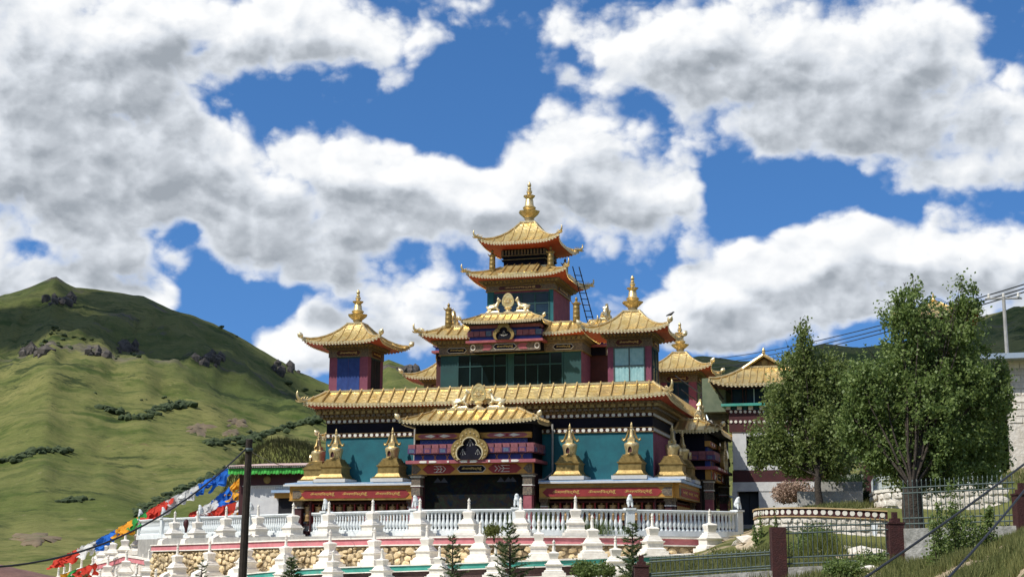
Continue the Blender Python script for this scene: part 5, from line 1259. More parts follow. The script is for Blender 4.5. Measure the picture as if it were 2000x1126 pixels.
FLG = flag_meshes()
def flag_string(pts3, colours, label, n, tuft=1):
    t = thing('prayer_flag_string', pts3[-1], label, 'prayer flags', 'strings of prayer flags'); b0 = t.location.copy()
    pts3 = [Vector(p) for p in pts3]; L = [0]
    for a, b in zip(pts3[:-1], pts3[1:]): L.append(L[-1]+(b-a).length)
    def P(s_):
        for i in range(len(L)-1):
            if s_ <= L[i+1]+1e-6: return pts3[i]+(pts3[i+1]-pts3[i])*((s_-L[i])/(L[i+1]-L[i]))
        return pts3[-1]
    tl('string', t, b0, [P(L[-1]*i/24) for i in range(25)], .012, WOOD, 4)
    for k in range(n):
        f = (k+.5)/n; c = colours[min(len(colours)-1, int(f*len(colours)))]; p = P(L[-1]*f); d = P(min(L[-1], L[-1]*f+.2))-P(max(0, L[-1]*f-.2)); a = math.atan2(d.y, d.x); el = math.asin(max(-1, min(1, d.normalized().z)))
        put('prayer_flag', FLG[c, rnd.randint(0, 3)], t, p-b0, (rnd.uniform(-.5,.5), -el+rnd.uniform(-.25,.25), a+rnd.uniform(-.3,.3)), (rnd.uniform(.8,1.2),)*3)
def dp(px, py, d): return dep(px, py, d)
flag_string([dp(450,912,77), dp(400,940,77.5), dp(335,972,78), dp(270,1008,79), dp(205,1046,80), dp(110,1092,82)], 'bbbwwwrrrgoobbbwwrrr', 'prayer flag string from the house roof down past the balustrade end', 110)
flag_string([dp(470,930,76.5), dp(440,958,77), dp(405,984,77.5), dp(370,1004,78)], 'oobbbwwrr', 'prayer flag string with orange then blue flags behind the balustrade', 22)
flag_string([dp(470,955,76.5), dp(440,972,77), dp(405,992,77.5), dp(378,1006,78)], 'obbbwwrr', 'prayer flag string with mostly blue and white flags behind the balustrade', 19)
flag_string([dp(470,976,76.2), dp(440,986,76.6), dp(412,1000,77), dp(392,1010,77.4)], 'wrrrrwr', 'prayer flag string with mostly red flags low behind the balustrade', 15)
flag_string([dp(470,992,76), dp(450,1000,76.3), dp(430,1010,76.6)], 'worr', 'short prayer flag string low against the white house', 9)
flag_string([dp(185,1100,76), dp(160,1108,77), dp(120,1121,78)], 'rrrgo', 'prayer flag string behind the lowest downhill stupas', 9)
mc = thing('red_cloth', dep(363, 1024, 70), 'dark red cloth bundle hanging over the balustrade rail', 'cloth'); me = skin('cloth_bundle', [(0,0,.30),(.02,0,.16),(0,.01,0),(.03,0,-.18),(.02,0,-.42)], [(0,1),(1,2),(2,3),(3,4)], [.08,.15,.16,.08,.05], 1); me.materials.append(MAROON); put('cloth_bundle', me, mc)

# ------------------------------------------------------------------ poles and cables
pt, pb = dep(487, 857, 42), dep(471, 1180, 41.8); pbg = Vector((pb.x, pb.y, gz(pb.x, pb.y)-.3)); dirp = (pb-pt).normalized(); pbase = pt+dirp*((pbg.z-pt.z)/dirp.z)
up_ = thing('utility_pole', pbase, 'leaning dark wooden utility pole in front of the white stupas', 'pole'); b0 = up_.location.copy()
tl('shaft', up_, b0, [pbase, pt], [.135, .10], WOOD, 10); q = MB(); q.lathe([(.12,-.05),(.13,0),(.12,.05)], 10, tuple(pt-b0+Vector((0,0,-.32)))); q.build('cable_clamp', IRON, up_)
def cable(label, p, q_, sag, r, cat='cable', n=18, name='overhead_cable', group=None):
    t = thing(name, p, label, cat, group); pts = [p+(q_-p)*(i/n)-Vector((0, 0, 4*sag*(i/n)*(1-i/n))) for i in range(n+1)]; tl('wire', t, p, pts, r, BLACK, 6)
cable('black cable sagging from the leaning pole towards the valley', dep(484, 872, 42), dep(-60, 1108, 30), .9, .025)
cable('thin pale cable from the leaning pole to the white house roof', dep(489, 880, 42), dep(612, 905, 62), .3, .012)
cable('thick black cable crossing before the fence post and leafy saplings', dep(2010, 898, 14), dep(1670, 1140, 11), .02, .011)
cable('thick black cable crossing before the white kerb and grass bank', dep(2010, 945, 13), dep(1835, 1145, 10.5), .02, .011)
for k, (y0, y1) in enumerate(((551,694),(559,703),(566,711))): cable('power line wire running from the slope pole behind the gable roof', dep(2030, y0-5, 60), dep(1370, y1+8, 140), .6, .03, group='power line wires')
rp_ = gpx(1992, 62)
rpl = thing('power_pole', rp_, 'grey power pole with crossarm above the brick house', 'pole'); b0 = rpl.location.copy(); tpz = dep(1992, 612, 63.5)
tl('shaft', rpl, b0, [rp_, Vector((rp_.x, rp_.y, tpz.z))], [.10, .07], CONC, 8); tl('crossarm', rpl, b0, [Vector((rp_.x-.75, rp_.y-.1, tpz.z-.1)), Vector((rp_.x+.75, rp_.y+.1, tpz.z-.1))], .045, CONC, 6)
for dx in (-.6, 0, .6):
    q = MB(); q.lathe([(.05,0),(.07,.05),(.04,.1),(.06,.15),(.02,.2)], 8, (rp_.x+dx-b0.x, rp_.y-b0.y, tpz.z-.06-b0.z)); q.build('insulator', WDOT, rpl)
# brick house at the slope edge, and the gilded pavilion hidden by the big tree
bh = thing('brick_house', gpx(2040, 58), 'pale brick house with thin blue-white roof edge on the slope', 'house'); b0 = bh.location.copy()
x0, z1 = at(1962, 702, 'Y', b0.y).x, at(1962, 702, 'Y', b0.y).z; x1 = at(2120, 702, 'Y', b0.y).x
q = MB(); q.box(x0-b0.x, x1-b0.x, 0, 5, -2, z1-b0.z-.05); q.build('wall', WSTONE, bh)
q = MB(); q.box(x0-b0.x-.9, x1-b0.x+.5, -.8, 5.5, z1-b0.z-.05, z1-b0.z+.16); q.build('roof', METAL, bh)
nb = 0
for j in range(9):
    for i in range(6):
        q = MB(); q.box(0, .5, -.03, .02, 0, .22)
        if nb == 0: BRK = q.mesh('brick', WSTONE)
        nb += 1; put('brick', BRK, bh, (x0-b0.x+.02+.54*i+(.27 if j % 2 else 0), 0, z1-b0.z-.35-j*.27))
pv = thing('gilded_pavilion', gpx(1850, 92), 'gilded pavilion roof with finial rising behind the big leafy tree', 'pavilion'); b0 = pv.location.copy(); pz = dep(1848, 640, 93).z-b0.z
q = MB(); q.fr(1.6, -1, 1.6, pz-.2); q.build('body', MAROON, pv)
rf = Roof((-2.6,2.6,-2.6,2.6), pz-.2, (-.4,.4,-.4,.4), pz+.9, .2, .1, 1.7); rf.shell('roof', pv, 14, 6); rf.trim(pv, (-1.7,1.7,-1.7,1.7), pz-.25, .2); rf.ribs(pv, .5); rf.hips(pv)
put('finial', FINIAL, pv, (0, 0, pz+.88), None, (.5,.5,.32))

# ------------------------------------------------------------------ retaining bed wall, stone walls, fences on the right
def wpath(lst):   # (px, r, z) -> path with outward normals towards the camera side
    P = []
    for px, r, z in lst: g_ = gpx(px, r); P.append(Vector((g_.x, g_.y, z)))
    out = []
    for i, p in enumerate(P):
        t = P[min(i+1, len(P)-1)]-P[max(i-1, 0)]; n_ = Vector((-t.y, t.x, 0)).normalized()
        if n_.dot(CAM-p) < 0: n_ = -n_
        out.append((p, n_))
    return out
def dense(lst, k=6):
    out = []
    for (a, b) in zip(lst[:-1], lst[1:]):
        for j in range(k): out.append(tuple(x+(y-x)*j/k for x, y in zip(a, b)))
    out.append(lst[-1]); return out
bed = wpath(dense([(1477,52,.74),(1478,50,.74),(1484,48.8,.74),(1500,48.0,.74),(1540,47.4,.74),(1600,47.0,.72),(1680,46.8,.66),(1737,46.8,.60)]))
bw = thing('bed_wall', bed[len(bed)//2][0]-Vector((0,0,1.2)), 'curved whitewashed stone wall with maroon band of white discs', 'wall'); o0 = bw.location.copy()
mb = MB(); mb.sweep(rel(bed), [(0,-.28),(0,-1.9),(-.35,-1.9),(-.35,-.28)]); mb.build('wall_core', WSTONE, bw)
mb = MB(); mb.sweep(rel(bed), [(.05,-.04),(.05,-.28),(-.3,-.28),(-.3,-.04)]); mb.build('maroon_band', MAROON, bw)
mb = MB(); mb.sweep(rel(bed), [(.10,.0),(.10,-.04),(-.35,-.04),(-.35,.0)]); mb.build('coping', mat('ochre_coping', (.45,.30,.13), (.6,.45,.25)), bw)
mb = MB(); mb.sweep(rel(bed), [(.08,-.28),(.08,-.31),(-.3,-.31),(-.3,-.28)]); mb.build('band_moulding', mat('ochre_coping2', (.42,.28,.12), (.56,.4,.22)), bw)
disc = MB(); disc.lathe([(.085,-.01),(.085,.012),(.075,.018)], 12, axis='Y'); DISC = disc.mesh('white_disc', WDOT)
cl = resample([p for p, n_ in bed], .01); k = 0; s_ = .1
while s_ < len(cl)*.01-.05:
    i = int(s_/.01); t = cl[min(i+3, len(cl)-1)]-cl[max(i-3, 0)]; n_ = Vector((-t.y, t.x, 0)).normalized()
    if n_.dot(CAM-cl[i]) < 0: n_ = -n_
    put('white_disc', DISC, bw, cl[i]+n_*.05-Vector((0,0,.16))-o0, (0, 0, math.atan2(n_.y, n_.x)+math.pi/2)); s_ += .235
def facing_stones(par, pth, z_hi, z_lo, mats, wr=(.28,.5), hr_=(.2,.3), lim=300, cnt=0, sink=.0):
    c = resample([p for p, n_ in pth], .02); meshes = ROCKW; zt = z_hi
    while zt > z_lo:
        s_ = rnd.uniform(0, .2); h = rnd.uniform(*hr_)
        while s_ < len(c)*.02:
            w = rnd.uniform(*wr); i = min(len(c)-2, int((s_+w/2)/.02)); t = c[i+1]-c[max(0, i-1)]; n_ = Vector((-t.y, t.x, 0)).normalized()
            if n_.dot(CAM-c[i]) < 0: n_ = -n_
            p = c[i]; put('stone', meshes[rnd.randint(0, 7)], par, Vector((p.x, p.y, p.z+zt-h/2))-o0, (0, rnd.uniform(-.12,.12), math.atan2(n_.y, n_.x)+math.pi/2), (w*1.02, .16, h*1.05)); cnt += 1; s_ += w
        zt -= h*.97
    return cnt
ROCKW = []
for me in ROCKS[:8]: m_ = me.copy(); m_.materials.clear(); m_.materials.append(WSTONE); ROCKW.append(m_)
print('bed stones', facing_stones(bw, bed, -.33, -1.3, WSTONE))
uw = wpath(dense([(1698,58,1.42),(1703,54,1.42),(1716,51.2,1.44),(1745,50.2,1.46),(1850,50,1.5),(1965,50,1.56)]))
uwt = thing('terrace_wall', uw[len(uw)//2][0]-Vector((0,0,1.8)), 'white rubble wall carrying the pale picket fence behind the big tree', 'wall'); o0 = uwt.location.copy()
mb = MB(); mb.sweep(rel(uw), [(0,-.1),(0,-2.4),(-.4,-2.4),(-.4,-.1)]); mb.build('wall_core', WSTONE, uwt)
mb = MB(); mb.sweep(rel(uw), [(.05,0),(.05,-.1),(-.42,-.1),(-.42,0)]); mb.build('coping', WHITE, uwt)
print('upper stones', facing_stones(uwt, uw, -.1, -1.7, WSTONE, (.32,.6), (.22,.34)))
# pale picket fence on it
pf = thing('picket_fence', uw[len(uw)//2][0], 'pale iron picket fence standing on the white rubble wall', 'fence'); o0 = pf.location.copy()
for dz in (.10, .38, .46): mb = MB(); mb.sweep(rel([(p-n_*.2+Vector((0,0,dz)), n_) for p, n_ in uw]), [(.015,.018),(.015,-.018),(-.015,-.018),(-.015,.018)]); mb.build('rail', IRONW, pf)
q = MB(); q.lathe([(.016,0),(.016,.58),(.028,.60),(.02,.63),(.003,.68)], 6); PICK = q.mesh('picket', IRONW)
c = resample([p-n_*.2 for p, n_ in uw], .155)
for p in c: put('picket', PICK, pf, p-o0)
for i, px in enumerate((1848,)):
    g_ = min(c, key=lambda p: abs(pr(p)[0]-px)); q = MB(); q.fr(.17, -.05, .17, .72); q.fr(.2, .72, .2, .8); o = q.build('rusty_post', mat('rusty_red_paint', (.14,.04,.025), (.22,.08,.04), rough=.8, scale=6, bump=.4), pf, loc=g_-o0)
# maroon gate pillar and grey fence behind the bed
gp_ = gpx(1705, 60); q = MB(); q.fr(.24, 0, .24, 1.75); q.fr(.28, 1.75, .28, 1.85)
gpl = thing('gate_pillar', gp_, 'maroon gate pillar behind the end of the picket fence', 'pillar'); q.build('shaft', MAROON, gpl)
wf = thing('board_fence', gpx(1672, 61), 'grey corrugated board fence beside the maroon gate pillar', 'fence'); b0 = wf.location.copy()
for i in range(14):
    g_ = gpx(1650+i*3.6, 61); q = MB(); q.box(-.035, .035, -.02, .02, 0, 1.1); q.build('board', mat('grey_board', (.22,.24,.2)) if i == 0 else bpy.data.materials['grey_board'], wf, loc=Vector((g_.x, g_.y, b0.z))-b0)
# concrete steps in the bed
for (pa, pb_, r, py, lab) in ((1561,1690,52,963,'low concrete edging across the planted bed'), (1605,1690,55,945,'upper concrete edging in the planted bed')):
    a, b = gpx(pa, r), gpx(pb_, r); z = dep((pa+pb_)/2, py, r).z; t = thing('edging', ((a+b)/2).xy.to_3d()+Vector((0,0,z-.5)), lab, 'edging'); b0 = t.location.copy(); d_ = (b-a).normalized(); n_ = Vector((-d_.y, d_.x, 0)).normalized()
    A_, B_ = a-b0, b-b0; A_.z = B_.z = 0; h = .5
    q = MB(); q.hexa([A_-n_*.1, B_-n_*.1, B_+n_*.1, A_+n_*.1]+[v+Vector((0,0,h)) for v in (A_-n_*.1, B_-n_*.1, B_+n_*.1, A_+n_*.1)]); q.build('kerb', CONC, t)
# front fence: maroon posts, iron panels
POSTM = mat('rusty_maroon_paint', (.028,.006,.006), (.055,.012,.010), rough=.8, scale=5, bump=.4, bscale=30, stain=(.07,.03,.02), stain_amt=.6)
def post(px, ytop, r, w, label, cap=True):
    g_ = gpx(px, r); zt = dep(px, ytop, r*1.0).z; t = thing('fence_post', (g_.x, g_.y, g_.z-.1), label, 'post', None, R(16)); h = zt-g_.z+.1
    q = MB(); q.fr(w, 0, w, h-(.30 if cap else 0)); q.build('shaft', POSTM, t)
    if cap:
        q = MB(); q.fr(w+.02, h-.30, w+.02, h-.26); q.fr(w*.62, h-.26, w*.62, h-.16); q.fr(w*.34, h-.16, w*.34, h); q.build('stepped_cap', POSTM, t)
    return t
post(1252, 1083, 37.5, .185, 'maroon fence post with stepped cap beside the small spruce'); post(1520, 1030, 37, .185, 'maroon flat-topped fence post by the climbing weeds', False); post(1750, 1003, 37.3, .185, 'maroon fence post with stepped cap beside the thick tree trunk'); post(2002, 952, 36.5, .185, 'maroon fence post on the grass bank by the iron fence')
ipk = MB(); ipk.lathe([(.012,0),(.012,1.0),(.02,1.01),(.003,1.06)], 5); IPK = ipk.mesh('picket', IRON)
GSTONE = mat('grey_rubble', (.20,.20,.18), (.42,.41,.38), rough=.95, scale=3.5, bump=.9, bscale=7, stain=(.12,.12,.08), stain_amt=.7, stain_scale=2)
def panel(pa, pb_, yt0, yt1, yb0, yb1, ra, rb, label, n, rails):
    a, b = gpx(pa, ra), gpx(pb_, rb); za, zb_ = dep(pa, yt0, ra).z, dep(pb_, yt1, rb).z; la, lb2 = dep(pa, yb0, ra).z, dep(pb_, yb1, rb).z
    t = thing('iron_fence', (a.x, a.y, la), label, 'fence', 'iron fence panels between the maroon posts'); b0 = t.location.copy()
    for f in rails:
        tl('rail', t, b0, [Vector((a.x, a.y, la+(za-la)*f)), Vector((b.x, b.y, lb2+(zb_-lb2)*f))], .02, IRON, 4)
    for i in range(n):
        u = (i+.5)/n; p = a+(b-a)*u; z0 = la+(lb2-la)*u; z1 = za+(zb_-za)*u; put('picket', IPK, t, Vector((p.x, p.y, z0))-b0, None, (1, 1, (z1-z0)))
    mb = MB(); n_ = Vector((0,-1,0)); A_ = Vector((a.x, a.y, la))-b0; B_ = Vector((b.x, b.y, lb2))-b0; w = Vector((.06,-.2,0)); h = Vector((0,0,.9))
    mb.hexa([A_+w-h, B_+w-h, B_-w-h, A_-w-h, A_+w, B_+w, B_-w, A_-w]); mb.build('base_wall', GSTONE, t)
panel(1268,1508,1088,1074,1128,1112,37.4,37.1,'iron fence panel between the spruce-side post and the weed-grown post',26,(.12,.24,.80,.93)); panel(1536,1736,1022,1016,1106,1098,37,37.2,'iron fence panel between the weed-grown post and the tree trunk post',21,(.08,.22,.76,.90)); panel(1766,1990,948,940,1034,1030,37.2,36.6,'iron fence panel between the tree trunk post and the grass bank post',24,(.10,.22,.76,.88))
nt_ = thing('paper_notice', dep(1708, 1022, 36.9), 'white paper notice tied to the iron fence', 'notice'); q = MB(); q.grid(lambda u, v: (.18*(u-.5)*(1-.45*v), -.03+.02*math.sin(u*6), -.32*v), 5, 5); q.build('sheet', WHITEP, nt_, smooth=60, fix=False)

# sandy paths over the rough ground
SAND = mat('pale_sand', (.36,.28,.18), (.55,.46,.33), rough=.95, scale=1.2, bump=.4, bscale=12, stain=(.22,.18,.10), stain_amt=.6, stain_scale=.9)
def sand(cpx, cr, hpx, hr, name):
    mb = MB()
    def P(u, v):
        a = 2*math.pi*u; k = v*(1+.22*mnoise.noise(Vector((math.cos(a)*1.7, math.sin(a)*1.7, cpx*.1)))); g_ = gpx(cpx+hpx*k*math.cos(a), cr+hr*k*math.sin(a)); return (g_.x, g_.y, g_.z+.03-.05*v**6)
    mb.grid(P, 36, 8); tag(mb.build(name, SAND, None, smooth=60, fix=False), 'pale sandy ground', 'path', kind='structure')
sand(1690, 43, 70, 3.2, 'sand_path'); sand(1462, 50, 30, 4.5, 'sand_path'); sand(1700, 34.6, 60, 1.2, 'sand_path')
# ------------------------------------------------------------------ plants
def leafmat(name, c1, c2, trans=.35, rough=.55):
    m = bpy.data.materials.new(name); m.use_nodes = True; nt = m.node_tree; b = nt.nodes['Principled BSDF']; b.inputs['Roughness'].default_value = rough
    ge = nd(nt, 'ShaderNodeNewGeometry'); mx = nd(nt, 'ShaderNodeMix', data_type='RGBA'); nt.links.new(ge.outputs['Random Per Island'], mx.inputs[0]); mx.inputs[6].default_value = (*c1, 1); mx.inputs[7].default_value = (*c2, 1)
    nt.links.new(mx.outputs[2], b.inputs['Base Color']); tr = nd(nt, 'ShaderNodeBsdfTranslucent'); nt.links.new(mx.outputs[2], tr.inputs[0]); ms = nd(nt, 'ShaderNodeMixShader'); ms.inputs[0].default_value = trans
    nt.links.new(b.outputs[0], ms.inputs[1]); nt.links.new(tr.outputs[0], ms.inputs[2]); nt.links.new(ms.outputs[0], nt.nodes['Material Output'].inputs[0]); return m
LEAF1 = leafmat('poplar_leaves', (.090,.150,.034), (.270,.350,.110), .5); LEAF2 = leafmat('willow_leaves', (.100,.150,.036), (.260,.315,.100), .5); LEAF3 = leafmat('dark_conifer_leaves', (.022,.046,.014), (.055,.090,.028)); LEAF4 = leafmat('sapling_leaves', (.085,.14,.03), (.21,.27,.08), .45)
NEED = leafmat('spruce_needles', (.06,.10,.032), (.15,.19,.07), .35); GRASSM = leafmat('grass_blades', (.075,.10,.022), (.22,.22,.075), .35, .8); WEED = leafmat('weed_blades', (.05,.09,.018), (.12,.16,.04), .3, .8); DRYF = leafmat('dry_pink_flower_heads', (.28,.18,.13), (.46,.34,.26), .2, .9); YELG = leafmat('yellow_green_weeds', (.09,.12,.02), (.20,.21,.05), .35, .8)
def leaf(mb, p, s_, q):
    d = Vector((q.gauss(0,1), q.gauss(0,1), q.gauss(0,1)-.3)).normalized(); e = d.cross(Vector((q.gauss(0,1), q.gauss(0,1), q.gauss(0,1)))).normalized()
    n = len(mb.v); w = s_*.36; mb.v += [tuple(p), tuple(p+d*s_*.5+e*w), tuple(p+d*s_), tuple(p+d*s_*.5-e*w)]; mb.f.append((n, n+1, n+2, n+3)); mb.m.append(0)
def tree(name, label, px, r, lobes, n_leaf, lsize, lm, trunk_w, fork_py, seed, clump=.30, group=None, dens_pow=.45):
    q = random.Random(seed); g_ = gpx(px, r); t = thing(name, (g_.x, g_.y, g_.z-.15), label, 'tree', group); b0 = t.location.copy()
    k = r/FPX; D = Vector((FH.x, FH.y, 0))
    lob = []
    for (lx, ly, rx, ry, dd) in lobes:
        c = dep(lx, ly, r)+D*dd; lob.append((c-b0, rx*k, ry*k))
    fork = dep(px, fork_py, r)-b0; fork.x, fork.y = 0, 0
    tr = MB(); tr.tube([Vector((0,0,-.2)), Vector((.02,0,fork.z*.35)), Vector((-.03,.02,fork.z*.7)), fork], [trunk_w*1.25, trunk_w, trunk_w*.95, trunk_w*.9], 9)
    tr.build('trunk', BARK, t, smooth=60)
    limbs = MB(); ends = []
    for c, rx, rz in lob:
        for rep in range(1):
            tip = c+Vector((q.uniform(-.4,.4)*rx, q.uniform(-.4,.4)*rx, (.75 if rep == 0 else .1)*rz)); mid_ = fork*.45+tip*.55+Vector((q.uniform(-.2,.2), q.uniform(-.2,.2), -.1))
            pts = []
            for i in range(7):
                u = i/6; p = fork*(1-u)**2+mid_*2*u*(1-u)+tip*u*u; pts.append(p+Vector((q.uniform(-.05,.05), q.uniform(-.05,.05), 0))*(1 if 0 < i else 0))
            r0 = min(trunk_w*.4, .04)*(1 if rep == 0 else .7); limbs.tube(pts, [r0*(1-.88*i/6) for i in range(7)], 6)
            for i in range(3, 7):
                for _ in range(3):
                    d = Vector((q.gauss(0,1), q.gauss(0,1), abs(q.gauss(0,.8)))).normalized()*min(rx, rz)*q.uniform(.35,.9); limbs.tube([pts[i], pts[i]+d*.5+Vector((0,0,.05)), pts[i]+d], [r0*.22, r0*.15, .006], 4)
    limbs.build('limbs', BARK, t, smooth=60)
    cr = MB(); vol = [rx*rx*rz for c, rx, rz in lob]; tot = sum(v**.8 for v in vol)
    for (c, rx, rz), v in zip(lob, vol):
        n = int(n_leaf*v**.8/tot); per = 40
        for _ in range(max(1, n//per)):
            d = Vector((q.gauss(0,1), q.gauss(0,1), q.gauss(0,1))).normalized(); rr = q.random()**dens_pow
            if q.random() < .10: rr *= q.uniform(1.0, 1.28)
            pc = c+Vector((d.x*rx, d.y*rx, d.z*rz))*rr; cs = clump*q.uniform(.35, 1.2); sh = Vector((d.x*.25, d.y*.25, q.uniform(.3,1.0)))
            for _ in range(int(per*q.uniform(.3, 1.7))):
                p = pc+Vector((q.gauss(0,cs*.42), q.gauss(0,cs*.42), q.gauss(0,cs*.42)))+sh*q.gauss(0,cs*.75); leaf(cr, p, lsize*q.uniform(.6, 1.25), q)
    cr.build('crown', lm, t, fix=False); return t
tree('poplar_tree', 'large leafy tree with thick pollarded trunk beside the stepped-cap fence post', 1788, 40,
 [(1772,655,58,72,0),(1775,600,40,36,0),(1668,765,34,50,-.2),(1662,835,36,44,-.3),(1880,640,48,66,.3),(1890,588,30,26,.3),(1715,760,66,66,-.2),(1800,750,80,80,0),(1890,750,70,80,.2),(1935,790,50,80,.3),(1690,840,56,50,-.3),(1770,860,70,56,-.4),(1860,860,76,60,0),(1935,880,48,46,.4),(1830,700,52,54,.4),(1960,740,30,56,.6),(1700,895,44,30,-.6),(1760,915,46,26,-.9),(1840,925,50,26,-.8),(1905,925,44,24,-.3),(1790,800,60,60,-.9),(1800,875,60,46,-1.0),(1765,935,46,24,-1.0),(1812,940,46,22,-1.1),(1730,900,46,34,-.8),(1790,560,14,22,0),(1765,572,12,20,0),(1885,562,12,22,.3),(1905,580,14,24,.3)], 78000, .105, LEAF1, .30, 960, 3, .27)
tree('willow_tree', 'rounder leafy tree with slim trunk in the planted bed', 1603, 51,
 [(1568,668,22,34,0),(1562,720,44,46,0),(1600,745,60,60,.2),(1640,740,36,50,.3),(1530,790,46,54,-.2),(1600,810,72,64,0),(1655,800,38,54,.3),(1505,860,44,46,-.2),(1570,870,64,52,-.3),(1640,870,48,46,.2),(1490,890,28,30,0),(1680,850,30,40,.5),(1600,850,50,50,-.9),(1598,905,46,26,-.8),(1568,640,10,22,0),(1545,905,44,26,-.4),(1620,912,44,22,-.4)], 56000, .11, LEAF2, .13, 935, 5, .3)
tree('background_tree', 'dark green tree behind the picket fence', 1925, 56, [(1910,800,56,60,0),(1960,850,50,56,0),(1880,870,50,44,0),(1930,900,56,36,0)], 14000, .16, LEAF3, .12, 930, 8, .35)
tree('background_tree', 'olive green tree at the foot of the grassy slope', 1990, 60, [(1990,800,46,60,0),(1985,870,44,50,0)], 9000, .16, LEAF2, .1, 930, 9, .35)
tree('background_tree', 'dark tree standing between the side hall and the gate pillar', 1690, 66, [(1690,800,40,60,0),(1720,860,44,40,0),(1660,880,36,30,0)], 9000, .16, LEAF3, .1, 925, 10, .35)
def spruce(px, r, ytop, ybot, halfpx, label, seed, sparse=1.0):
    q = random.Random(seed); g_ = gpx(px, r); zt = dep(px, ytop, r).z; zb = dep(px, ybot, r).z; t = thing('spruce_sapling', (g_.x, g_.y, min(zb, g_.z)-.1), label, 'tree', 'spruce saplings below the terrace'); b0 = t.location.copy(); H = zt-b0.z; Z0 = zb-b0.z; k = r/FPX*halfpx
    tr = MB(); tr.tube([(0,0,0),(0,0,H*.5),(0,0,H)], [.05,.035,.006], 6); tr.build('trunk', BARK, t)
    br = MB(); nl = MB(); nb_ = int(46*sparse)+14
    for i in range(nb_):
        f = ((i+q.random())/nb_)**1.1; z = Z0*.35+(H-Z0*.35)*f; L = k*(1-f)**.7*q.uniform(.45,1.3)+.09; a = i*2.4+q.uniform(-.5,.5)
        e = Vector((math.cos(a), math.sin(a), q.uniform(.05,.55))).normalized(); p0 = Vector((0,0,z)); p1 = p0+e*L*.55; p2 = p1+(e+Vector((q.uniform(-.25,.25), q.uniform(-.25,.25), q.uniform(-.1,.5)))).normalized()*L*.5
        br.tube([p0, p1, p2], [.013,.009,.003], 4)
        for s_ in range(int(L*150*sparse)+8):
            u = q.uniform(.15,1); p = p0.lerp(p1, u/.55) if u < .55 else p1.lerp(p2, (u-.55)/.45); dd = (Vector((q.gauss(0,1), q.gauss(0,1), q.gauss(0,.7)))+e*1.2).normalized()*q.uniform(.05,.16)
            n = len(nl.v); w = dd.cross(Vector((q.gauss(0,1), q.gauss(0,1), q.gauss(0,1)))).normalized()*.016; nl.v += [tuple(p-w), tuple(p+w), tuple(p+dd)]; nl.f.append((n, n+1, n+2)); nl.m.append(0)
    br.build('branches', BARK, t); nl.build('needles', NEED, t, fix=False)
spruce(996, 46.5, 1022, 1140, 40, 'tallest spruce sapling before the green kerb near the portico', 1); spruce(884, 46.5, 1046, 1140, 26, 'thin spruce sapling with sparse crown before the green kerb', 2, .7); spruce(571, 46, 1088, 1150, 22, 'small dark spruce sapling beside the leaning pole', 3); spruce(1236, 40, 1022, 1150, 32, 'spruce sapling beside the stepped-cap fence post', 4, .9); spruce(396, 45, 1092, 1150, 15, 'bare thin sapling before the rubble wall corner', 5, .25); spruce(168, 60, 1118, 1150, 8, 'tiny dark sapling at the brown earth bank', 6, .6)
def bush(name, label, px, r, py, rx, ry, n, lm, seed, ls=.10, cat='bush', blade=False, group=None, stems=True):
    q = random.Random(seed); k = r/FPX; b_ = dep(px, py+ry, r); H = 2*ry*k; RX = rx*k
    t = thing(name, b_, label, cat, group); mb = MB(); st_ = MB(); lob = [(q.uniform(-.55,.55)*RX, q.uniform(-.5,.5)*RX, q.uniform(.45,1.0)) for _ in range(6)]
    for x, y, hh in lob:
        e = Vector((x, y, H*hh*.85)); st_.tube([(0,0,-.25), e*.5+Vector((0,0,.02)), e], [.016,.011,.003], 4)
    for i in range(n):
        if blade:
            d = Vector((q.gauss(0,.5), q.gauss(0,.5), 0)); p = Vector((d.x*RX, d.y*RX*.8, -.06)); h = max(.06, H*q.uniform(.3,1.05)*(1-.35*min(1, d.length_squared))); ln = Vector((q.gauss(0,.2), q.gauss(0,.2), 1)).normalized()*h; w = Vector((q.uniform(-1,1), q.uniform(-1,1), 0)).normalized()*.014
            m_ = len(mb.v); mid_ = p+ln*.55; mb.v += [tuple(p-w), tuple(p+w), tuple(mid_+w*.8), tuple(mid_-w*.8), tuple(p+ln+Vector((q.gauss(0,.05),q.gauss(0,.05),0)))]; mb.f += [(m_,m_+1,m_+2,m_+3),(m_+3,m_+2,m_+4)]; mb.m += [0,0]
        else:
            x, y, hh = lob[q.randint(0, 5)]; d = Vector((q.gauss(0,1), q.gauss(0,1), q.gauss(0,1))).normalized()*q.random()**.5; top = H*hh
            leaf(mb, Vector((x+d.x*RX*.55, y+d.y*RX*.5, max(-.03, top*.5+d.z*top*.55+q.gauss(0,.03)))), ls*q.uniform(.6,1.3), q)
    if not blade and stems: st_.build('stems', BARK, t)
    mb.build('foliage', lm, t, fix=False); return t
def sapling(label, px, r, yt, yb, wpx, n, seed):
    q = random.Random(seed); k = r/FPX; b_ = dep(px, yb, r); H = (yb-yt)*k; W = wpx*k; t = thing('leafy_sapling', b_, label, 'tree', 'leafy saplings by the fence'); st_ = MB(); mb = MB()
    for i in range(5):
        tp = Vector((q.uniform(-1,1)*W, q.uniform(-1,1)*W, H*q.uniform(.6,1.0))); p0 = Vector((tp.x*.2, tp.y*.2, -.3)); st_.tube([p0, p0.lerp(tp, .5)+Vector((q.gauss(0,.04), q.gauss(0,.04), 0)), tp], [.018,.012,.003], 5)
        for _ in range(n//5):
            u = q.uniform(.12, 1.02); p = p0.lerp(tp, u); sp = W*.55*(1.15-u)+.03; leaf(mb, p+Vector((q.gauss(0,sp), q.gauss(0,sp), q.gauss(0,.06))), .075*q.uniform(.6,1.3), q)
    st_.build('stems', BARK, t); mb.build('foliage', LEAF4, t, fix=False)
